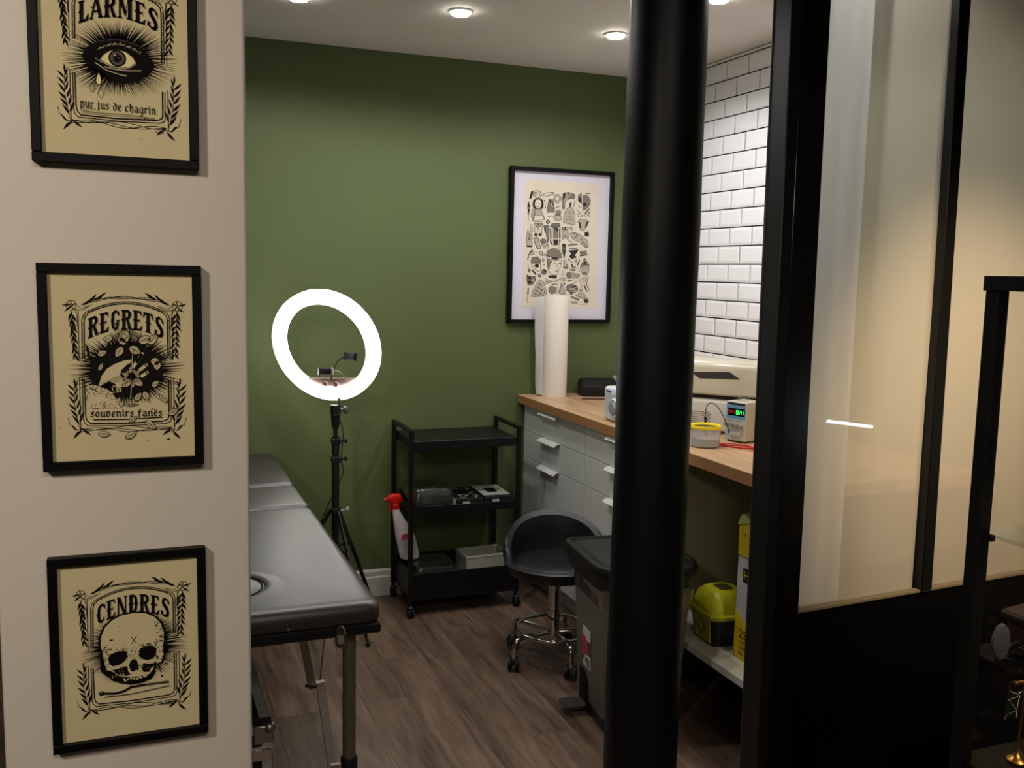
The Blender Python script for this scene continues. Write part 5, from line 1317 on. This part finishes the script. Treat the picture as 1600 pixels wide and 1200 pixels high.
# hooks
Ln([(1030, 430), (1075, 500), (1060, 545), (1030, 535)], 8); Ln([(1110, 470), (1120, 500), (1090, 520), (1075, 500)], 8)
b_t = B()
for word, x0_, y0_, st in (('FART', 1062, 600, 34), ('LIFE', 1178, 590, 30)):
    for k, ch in enumerate(word):
        x = x0_+k*st; y = y0_-18*math.sin((x-1040)/240*PI); h = 34; w = 20
        SG = {'F': [((0, 0), (0, 1)), ((0, 1), (1, 1)), ((0, .55), (.7, .55))], 'A': [((0, 0), (.5, 1)), ((.5, 1), (1, 0)), ((.2, .4), (.8, .4))], 'R': [((0, 0), (0, 1)), ((0, 1), (.9, .9)), ((.9, .9), (.9, .6)), ((.9, .6), (0, .5)), ((.3, .5), (1, 0))], 'T': [((0, 1), (1, 1)), ((.5, 1), (.5, 0))], 'L': [((0, 1), (0, 0)), ((0, 0), (.8, 0))], 'I': [((.3, 0), (.3, 1))], 'E': [((0, 0), (0, 1)), ((0, 1), (.9, 1)), ((0, .5), (.7, .5)), ((0, 0), (.9, 0))]}
        for (a0, a1), (b0, b1) in SG[ch]: Ln([(x+a0*w, y-a1*h), (x+b0*w, y-b1*h)], 6.5)
# fly-like bust under the words
shp([(1080, 640), (1220, 630), (1200, 760), (1170, 850), (1110, 845), (1085, 750)], G2, 1, 8); shp([(1080, 680), (1110, 700), (1110, 820), (1080, 780)], G0, 2); shp([(1235, 650), (1265, 670), (1215, 790), (1185, 790)], G0, 2); Ln([(1035, 660), (1090, 720)], 10)
# fruit logo
O_(1222, 910, 46, 46, G0, 1); O_(1272, 895, 15, 20, 3, 2); ik.leaf(1225, 862, 60, 38, .4, 0, 2); O_(1222, 868, 14, 8, 3, 2)
# wrist watch ball, bottle, hand
O_(492, 680, 38, 42, G0, 1); Ln([(468, 670), (515, 690)], 7, 3, 3); Ln([(495, 645), (490, 715)], 6, 3, 3)
Ln([(182, 715), (178, 770), (165, 850), (190, 880), (210, 850), (192, 780)], 9)
shp([(95, 1130), (90, 960), (120, 820), (140, 900), (185, 900), (200, 960), (190, 1050), (200, 1130)], G2, 1, 8); shp([(95, 1120), (205, 1125), (200, 1155), (100, 1150)], G0, 2)
for k in range(3): Ln([(125+k*22, 900), (130+k*18, 1010)], 7)
O_(140, 1005, 12, 14, G0, 3)
shp([(415, 740), (500, 740), (520, 830), (500, 1050), (480, 1060), (460, 900), (430, 850)], G1, 1, 8); Ln([(440, 760), (450, 860)], 16)
# jar lantern
shp([(540, 760), (720, 750), (725, 1040), (700, 1110), (570, 1110), (540, 1040)], 3, 0, 10); shp([(565, 715), (710, 705), (725, 745), (690, 790), (580, 790), (550, 760)], G1, 1, 8)
shp([(590, 800), (680, 800), (690, 990), (590, 990)], G1, 1); shp([(590, 800), (640, 830), (680, 900), (690, 820), (660, 790)], G0, 2); shp([(590, 1010), (690, 1010), (680, 1090), (635, 1125), (600, 1095)], G0, 2)
Ln([(545, 800), (545, 1050), (565, 1100)], 24); Ln([(715, 800), (715, 1050), (700, 1095)], 24); Ln([(540, 1000), (730, 1000)], 14, 3, 4); Ln([(580, 830), (580, 1110)], 12, 3, 4); Ln([(697, 830), (697, 1100)], 12, 3, 4)
# belt torso, tattooed arm
shp([(760, 840), (870, 840), (880, 960), (870, 1020), (830, 940), (800, 940), (775, 1020), (755, 960)], G2, 1, 8); shp([(755, 775), (875, 770), (875, 825), (755, 825)], G0, 2); O_(790, 797, 14, 14, 3, 3); O_(845, 797, 14, 14, 3, 3); Ln([(815, 930), (818, 1000)], 12)
O_(935, 800, 34, 34, G2, 1, 6); shp([(905, 900), (960, 870), (1060, 900), (1230, 1020), (1250, 1150), (1180, 1160), (1100, 1060), (960, 1010)], G2, 0, 8)
for (x, y) in ((990, 890), (1040, 930), (1010, 970), (1120, 1010), (1150, 1060), (1190, 1100), (1120, 1090), (1210, 1140)): O_(x, y, 20, 15, G1, 2); Ln([(x-20, y), (x+18, y+8)], 8, 0, 3)
for (x, y) in ((900, 1040), (940, 1060)): Ln([(x-20, y-8), (x, y+6), (x+14, y-12)], 9)
# hand lettering
for k in range(11): Ln([(870+k*16, 1130-k*2), (878+k*16, 1105-k*2-(12 if k % 3 == 1 else 0)), (884+k*16, 1132-k*2)], 6)
for k in range(9): Ln([(890+k*16, 1190), (898+k*16, 1168-(8 if k % 4 == 0 else 0)), (904+k*16, 1190)], 6)
# mermaid with shell
shp([(225, 1000), (270, 960), (320, 1000), (330, 1100), (370, 1170), (300, 1190), (260, 1100)], G2, 1, 12); O_(405, 1040, 55, 42, G1, 1, 8); O_(440, 1100, 60, 40, G2, 0, 7); Ln([(380, 1130), (500, 1120), (500, 1170), (400, 1160)], 9)
D = 1080  # second note starts 90 photo pixels lower
Y = lambda pts: [(x, y+D) for x, y in pts]
# bottle brush, nail
shp(Y([(760, 10), (825, 10), (830, 150), (805, 280), (795, 280), (760, 150)]), G0, 1); O_(793, D+110, 16, 45, G1, 2); Ln(Y([(710, 65), (725, 140)]), 10)
# anvil, hat
shp(Y([(850, 140), (1070, 120), (1030, 190), (1000, 220), (1040, 265), (940, 295), (890, 250), (930, 200), (900, 160)]), G0, 1); shp(Y([(1090, 160), (1210, 140), (1220, 215), (1110, 225)]), G1, 1, 7); Ln(Y([(1090, 240), (1260, 215)]), 14)
# axe
Ln(Y([(110, 310), (140, 200), (205, 130)]), 16); shp(Y([(200, 120), (240, 200), (225, 215), (170, 220), (150, 170)]), G2, 1, 9)
Ln(Y([(260, 150), (280, 190)]), 8); shp(Y([(320, 150), (390, 150), (390, 240), (340, 210)]), G2, 1, 8); O_(430, D+215, 16, 24, G2, 1, 5)
# capped portrait
shp(Y([(460, 230), (490, 140), (580, 90), (680, 110), (740, 190), (755, 265), (600, 270)]), G1, 1, 8); shp(Y([(460, 235), (600, 275), (755, 270), (750, 330), (620, 320), (470, 270)]), 3, 2, 7); shp(Y([(545, 270), (700, 280), (700, 310), (600, 305)]), G0, 3)
shp(Y([(475, 300), (750, 330), (720, 470), (660, 590), (590, 600), (520, 540), (490, 470)]), 3, 1, 8); shp(Y([(475, 300), (580, 330), (540, 400), (520, 500), (490, 460)]), G1, 2); Ln(Y([(600, 370), (650, 370)]), 16); Ln(Y([(690, 385), (735, 380)]), 16); Ln(Y([(665, 400), (680, 470), (650, 480)]), 7); Ln(Y([(630, 525), (680, 520)]), 14); shp(Y([(510, 600), (660, 600), (655, 665), (510, 650)]), G0, 2)
# masked head left
shp(Y([(175, 330), (200, 260), (300, 250), (355, 310), (355, 370), (180, 370)]), G1, 1, 8); shp(Y([(180, 385), (355, 385), (355, 500), (300, 530), (220, 460)]), 3, 1, 8); O_(285, D+425, 45, 34, G0, 3); shp(Y([(195, 480), (275, 570), (270, 600), (200, 530)]), G0, 2)
O_(420, D+540, 50, 55, G0, 1); Ln(Y([(385, 520), (455, 560)]), 6, 3, 3); Ln(Y([(380, 550), (430, 585)]), 6, 3, 3); O_(340, D+605, 32, 32, G0, 1); O_(345, D+600, 10, 10, 3, 3)
O_(405, D+315, 18, 36, G2, 1, 7); shp(Y([(400, 400), (432, 395), (425, 430)]), G1, 1)
Ln(Y([(115, 400), (135, 500), (120, 540)]), 9); O_(145, D+515, 28, 36, G1, 0)
# dog head, knife
shp(Y([(95, 590), (150, 620), (250, 620), (265, 690), (200, 780), (120, 785), (100, 700)]), G1, 1, 10); O_(150, D+650, 32, 26, G0, 3); O_(150, D+730, 40, 30, G0, 3); O_(210, D+700, 24, 24, G2, 3)
shp(Y([(115, 835), (135, 835), (128, 970), (105, 970)]), G0, 1); Ln(Y([(108, 990), (100, 1120)]), 9, 1)
# crowded castle
shp(Y([(180, 1000), (215, 880), (300, 720), (350, 680), (420, 740), (470, 930), (440, 985), (250, 1000)]), G2, 0, 8)
for k in range(46):
    x = 200+(k*67 % 250); y = 740+(k*43 % 240)
    if abs(x-330) < (y-650)*.42: Ln(Y([(x, y), (x+ (k % 3-1)*12, y+34)]), 12 if k % 2 else 7)
# scissors, scalpel
O_(465, D+690, 26, 24, 3, 1, 8); O_(465, D+745, 26, 24, 3, 1, 8); Ln(Y([(490, 700), (600, 715), (740, 710)]), 9); Ln(Y([(490, 740), (600, 718), (750, 660)]), 9); Ln(Y([(565, 775), (665, 762)]), 14)
shp(Y([(510, 830), (560, 800), (640, 830), (630, 930), (560, 950), (510, 910)]), G1, 1, 8); O_(790, D+680, 34, 40, G2, 1, 6); O_(800, D+760, 18, 18, G0, 1)
Ln(Y([(680, 800), (650, 950)]), 9); shp(Y([(690, 930), (745, 750), (800, 830), (820, 950), (740, 955)]), G2, 1, 8); Ln(Y([(745, 760), (740, 850), (700, 920)]), 14, 1)
# fish can
O_(945, D+850, 110, 78, G1, 1, 10, .15); shp(Y([(900, 800), (1040, 800), (1030, 920), (920, 900)]), G0, 2)
for k in range(4): Ln(Y([(905, 815+k*26), (1030, 830+k*26)]), 9, 3, 4)
Ln(Y([(960, 770), (1040, 710)]), 9)
# ham, pistol hand, scroll card
shp(Y([(830, 560), (900, 540), (1090, 590), (1050, 650), (860, 660)]), G2, 1, 7); O_(890, D+600, 45, 48, G1, 2, 6)
for k in range(4): Ln(Y([(960, 570+k*20), (1090, 580+k*16)]), 6, 1)
Ln(Y([(800, 310), (800, 400), (785, 450), (830, 480)]), 18); Ln(Y([(830, 310), (840, 420), (870, 390)]), 10); O_(845, D+455, 30, 26, G1, 1, 6)
Ln(Y([(880, 300), (960, 370)]), 12); O_(885, D+303, 16, 12, G0, 3); shp(Y([(920, 400), (950, 390), (985, 460), (960, 480)]), G0, 1); shp(Y([(905, 490), (1000, 490), (1010, 515), (910, 510)]), G1, 1, 7); O_(1005, D+450, 14, 18, G2, 1, 6)
O_(1015, D+330, 20, 34, G2, 1, 7); shp(Y([(1085, 295), (1092, 340), (1050, 430), (1040, 410)]), G0, 1); Ln(Y([(1040, 470), (1070, 476)]), 9); O_(1075, D+528, 12, 12, G0, 1)
# crowned old head
shp(Y([(1105, 420), (1180, 270), (1265, 400), (1265, 430), (1100, 440)]), G0, 1); Ln(Y([(1130, 400), (1180, 310), (1235, 395)]), 8, 3, 3); Ln(Y([(1120, 420), (1250, 415)]), 8, 3, 3)
shp(Y([(1100, 440), (1265, 430), (1260, 520), (1230, 590), (1150, 590), (1105, 520)]), G2, 1, 8); Ln(Y([(1140, 480), (1165, 480)]), 10); Ln(Y([(1205, 480), (1230, 478)]), 10); O_(1185, D+565, 46, 26, G1, 2)
# scissors right, brushes
O_(1175, D+665, 24, 30, 3, 1, 8); O_(1232, D+645, 24, 30, 3, 1, 8); Ln(Y([(1190, 700), (1275, 890)]), 9); Ln(Y([(1240, 680), (1215, 760), (1250, 850)]), 9)
Ln(Y([(1070, 650), (1120, 780), (1130, 860)]), 10, 1); Ln(Y([(1120, 650), (1200, 830)]), 8, 1); shp(Y([(1165, 800), (1190, 790), (1235, 900), (1215, 915)]), G0, 1); O_(1110, D+890, 30, 22, G2, 1, 7)
shp(Y([(1010, 990), (1080, 940), (1160, 930), (1200, 1000), (1250, 1060), (1180, 1050), (1090, 1010)]), G2, 1, 8); O_(1212, D+1085, 44, 40, G0, 1); O_(932, D+948, 22, 18, G0, 1)
shp(Y([(925, 995), (1080, 1045), (1070, 1080), (930, 1015)]), G1, 1, 7); Ln(Y([(920, 1100), (1000, 1100), (1050, 1118), (1000, 1125), (925, 1118)]), 8); Ln(Y([(1105, 1105), (1135, 1108)]), 9); Ln(Y([(1075, 1150), (1240, 1158)]), 4, 1)
Ln(Y([(845, 690), (960, 705)]), 9); O_(895, D+708, 18, 12, G0, 3); O_(770, D+590, 18, 24, 3, 1, 7); Ln(Y([(768, 500), (770, 570)]), 7)
for v in ik.b.bm.verts: v.co.y -= .0114
ik.b.obj('printed_drawings', [M('flash_ink_dark', (44, 40, 38), .7, spec=.2), M('flash_ink_mid', (124, 116, 106), .7, spec=.2), M('flash_ink_light', (180, 172, 156), .7, spec=.2), MATS['ivory_sheet']], wf, smooth=False, fixn=False)
B().box(.016, bw-.016, -.0220, -.0205, .016, bh-.016).obj('glass_pane', glass_clear, wf, smooth=False)

# ================================================================== SHOP SIDE, RIGHT
CX0, CY1, CTOP = 1.236, 1.12, 1.486
sc_ = thing('display_cabinet', 'black framed glass display cabinet at the right edge, with jewellery inside', 'display cabinet', (CX0, CY1, 0))
fr = M('display_frame_black', (15, 15, 14), .5, spec=.3)
CW, CDp, CT = .75, .45, .024
for nm, (x0, x1, y0, y1, z0, z1) in dict(a=(0, CT, -CT, 0, 0, CTOP-.023), b=(CW-CT, CW, -CT, 0, 0, CTOP-.023), c=(0, CT, -CDp, -CDp+CT, 0, CTOP-.023), d=(CW-CT, CW, -CDp, -CDp+CT, 0, CTOP-.023)).items():
    B().box(x0, x1, y0, y1, z0, z1, .001).obj('post', fr, sc_, smooth=False)
for (x0, x1, y0, y1) in ((-.003, CW+.003, -CT, .003), (-.003, CW+.003, -CDp-.003, -CDp+CT), (-.003, CT, -CDp+CT, -CT), (CW-CT, CW+.003, -CDp+CT, -CT)):
    B().box(x0, x1, y0, y1, CTOP-.023, CTOP, .001).obj('top_rail', fr, sc_, smooth=False)
B().box(.004, CW-.004, -CDp+.004, -.004, .688, .700, .001).obj('black_shelf', M('black_glass_shelf', (5, 5, 5), .45, spec=.15), sc_, smooth=False)
B().box(.0, CW, -CDp, .0, .02, .10, .001).obj('base', fr, sc_, smooth=False)
shelf_glass = thin_glass('shelf_glass', (.88, .93, .90), 1.6)
b = B(); b.box(CT-.012, CW-.02, -CDp+.01, -.012, 1.076, 1.082, .0005); b.obj('glass_shelf', shelf_glass, sc_, smooth=False)
B().box(CT-.004, CT+.006, -.030, -.018, 1.066, 1.076, .001).obj('shelf_clip', black_plastic, sc_, smooth=False)
B().box(CT, CW-CT, -.012, -.008, .70, CTOP-.024).obj('back_pane', glass_clear, sc_, smooth=False)
B().box(.008, .012, -CDp+CT, -CT, .70, CTOP-.024).obj('side_pane', glass_clear, sc_, smooth=False)
B().box(CT-.001, CT+.004, -.010, -.006, 1.275, 1.30).obj('pane_clip', black_plastic, sc_, smooth=False)
lamp('cabinet_spot', 'SPOT', (1.50, .92, 1.44), 13, (1.0, .74, .46), (1.34, 1.03, .80), spot_size=R(46), spot_blend=.6, shadow_soft_size=.01)

# T-bar stand
gold = M('brushed_gold', (226, 164, 88), .28, 1)
tbx, tby = 1.322, 1.062
ts = thing('jewellery_stand', 'small gold T-bar jewellery stand with bell foot at the lower right', 'jewellery stand', (tbx, tby, .7005))
b = B(); b.lathe([(.0, 0), (.0165, 0), (.0172, .0015), (.0165, .004), (.012, .007), (.007, .013), (.0042, .021), (.0028, .033), (.0022, .05), (.0022, .05)], n=36, cap=False); b.obj('bell_foot', gold, ts)
b = B(); b.rod((0, 0, .048), (.004, 0, .137), .0021, .0018, n=14); b.obj('stem', gold, ts)
bd = Vector((.996, .0, .035)).normalized(); c0 = Vector((.004, 0, .136))
b = B(); b.rod(c0-bd*.025, c0+bd*.075, .0032, n=14); b.obj('bar', gold, ts)
gd = M('bright_silver', (220, 210, 190), .15, 1)
def earring(name, label, cx, with_plate):
    t = thing(name, label, 'earring', (tbx+cx, tby, .700+.136+.035*(cx-.004)), 0, 'earrings hung on the gold stand')
    b = B(); b.tube([(0, .0100*math.cos(a_), -.0055+.0100*math.sin(a_)) for a_ in [2*PI*i/28 for i in range(28)]], .0007, 6, close=True); b.xf(Matrix.Rotation(R(42), 4, 'Z')); b.obj('hoop', gd, t)
    b = B(); b.box(-.0105, .0105, -.0012, .0012, -.058, -.015, .0005); b.xf(Matrix.Rotation(R(-38), 4, 'Z') @ Matrix.Rotation(R(4), 4, 'Y')); b.obj('dark_plate', M('dark_green_plate', (40, 42, 28), .25, .3), t, smooth=False)
    b = B(); P_ = [(-.008, -.013), (.006, -.018), (-.0095, -.027), (-.004, -.034), (.003, -.043), (-.0088, -.051), (-.0125, -.056), (-.0125, -.062)]
    for (x0, z0), (x1, z1) in zip(P_, P_[1:]):
        n_ = max(2, int(math.hypot(x1-x0, z1-z0)/.0016))
        for k in range(n_): b.ball((x0+(x1-x0)*k/n_, -.0022, z0+(z1-z0)*k/n_), .00062, 5)
    P_ = [(.006, -.018), (.004, -.030), (.0035, -.043), (.0025, -.056)]
    for (x0, z0), (x1, z1) in zip(P_, P_[1:]):
        n_ = 7
        for k in range(n_): b.ball((x0+(x1-x0)*k/n_, -.0022, z0+(z1-z0)*k/n_), .0008, 5)
    b.xf(Matrix.Rotation(R(-38), 4, 'Z')); ch = b.obj('chain', gd, t); ch['kind'] = 'stuff'
    return t
earring('earring', 'silver hoop earring with chained dark plate on the left end of the bar', -.017, True)
earring('earring', 'hoop earring with dark plate right of the stand stem, cut by the photo edge', .022, True)

# dark side cabinet behind the display cabinet with a few dim goods on it
sd = thing('side_cabinet', 'low black cabinet behind the display cabinet, beside the glazing', 'cabinet', (2.08, 1.52, 0))
B().box(-.27, .27, -.09, .09, .06, .60, .003).obj('body', M('side_cabinet_black', (9, 9, 9), .5), sd, smooth=False)
B().box(-.28, .28, -.10, .10, .60, .618, .002).obj('top', M('side_cabinet_top', (6, 6, 6), .6, spec=.15), sd, smooth=False)
for x in (-.26, .22):
    for y in (-.08, .04): B().box(x, x+.04, y, y+.04, 0, .06).obj('foot', black_matte, sd, smooth=False)
for k in (0, 1): B().box(-.265+.268*k, -.003+.268*k, -.094, -.088, .08, .59, .001).obj('door', M('side_cabinet_black', (9, 9, 9)), sd, smooth=False)
p = at(1563, 1008, y=1.54)
fe = thing('pale_fan_shell', 'pale grey fan-shaped shell standing on the dark cabinet', 'shell', (p.x, 1.54, .618))
b = B(); N = 22; rings = []
zc = p.z-.618
for y_, s in ((-.006, .82), (-.004, 1), (.004, 1), (.006, .82)):
    ring = []
    for k in range(N):
        t = 2*PI*k/N; rr_2 = 1+.035*math.cos(t*9)
        x = .027*math.cos(t)*rr_2*s; z = .050*math.sin(t)*rr_2*s
        if z < 0: x = x*(1-.55*(-z/.05))+.008*(-z/.05)
        ring.append(Vector((x, y_, zc+z)))
    rings.append(ring)
b.rings(rings); b.obj('shell', M('pale_grey_shell', (84, 85, 92), .6, bump=.6, bscale=90), fe)
B().rod((.008, 0, 0), (.008, 0, max(.01, zc-.04)), .006, n=10).obj('peg', black_matte, fe)
bk = thing('brown_box', 'dim brown leather box with lifted lid at the right edge', 'box', (p.x+.115, 1.52, .618))
b = B(); b.box(-.065, .12, -.05, .05, 0, .085, .004); b.obj('body', M('brown_leather', (66, 44, 32), .5, bump=.3, bscale=200), bk, smooth=False)
b = B(); b.box(-.075, .13, -.055, .055, .088, .112, .006); b.xf(Matrix.Rotation(R(-6), 4, 'Y')); b.obj('lid', M('olive_leather', (40, 35, 25), .5, bump=.3, bscale=200), bk, smooth=False)
bl = thing('black_bracelet', 'black bead bracelet with a silver clasp left of the pale shell', 'bracelet', (p.x-.045, 1.455, .618))
b = B()
for k in range(22):
    a_ = 2*PI*k/22; b.ball((.026*math.cos(a_), .012*math.sin(a_)*.6, .040+.030*math.sin(a_)), .0052, 8)
b.obj('beads', M('black_gloss_bead', (10, 10, 11), .12, spec=.6), bl)['kind'] = 'stuff'
B().rod((-.012, -.010, .070), (.012, -.012, .062), .0018, n=8).obj('clasp', gd, bl)
B().box(-.02, .02, -.014, .014, 0, .010, .002).obj('stand', black_matte, bl, smooth=False)

# pale paper tags standing behind the display glass (tall card and small ones)
tagm = M('pale_card', (206, 214, 186), .6)
for (px, py, w, h, lb) in ((1590, 630, .030, .026, 'pale green-white paper tag standing in the display cabinet, upper one'), (1585, 718, .022, .026, 'small curled pale paper tag in the display cabinet, below the larger one')):
    pass

# LED strip light low on the shop's right wall, mirrored as a thin streak in the frosted glazing
def mirrored(px, py, x):
    d = (fwd + R2*((px-800)/FPX) - U2*((py-600)/FPX)).normalized(); q = PO + pn*.012
    t = (q-CAM).dot(pn)/d.dot(pn); g = CAM+d*t; r = d-pn*2*d.dot(pn); return g+r*((x-g.x)/r.x)
a_, b2 = mirrored(1293, 658, 3.57), mirrored(1363, 667, 3.57)
ld = thing('led_strip_light', 'slim LED strip lamp on the shop wall, seen as a streak reflected in the glazing', 'lamp', tuple((a_+b2)/2))
mid = (a_+b2)/2
b = B(); b.rod(a_-mid, b2-mid, .0075, n=12); b.obj('tube', M('led_tube', (240, 250, 255), .4, emit=(215, 240, 255), estr=30), ld)
b = B(); b.bar(a_-mid+Vector((.016, 0, 0)), b2-mid+Vector((.016, 0, 0)), .024, .016); b.obj('housing', white_plastic, ld, smooth=False)
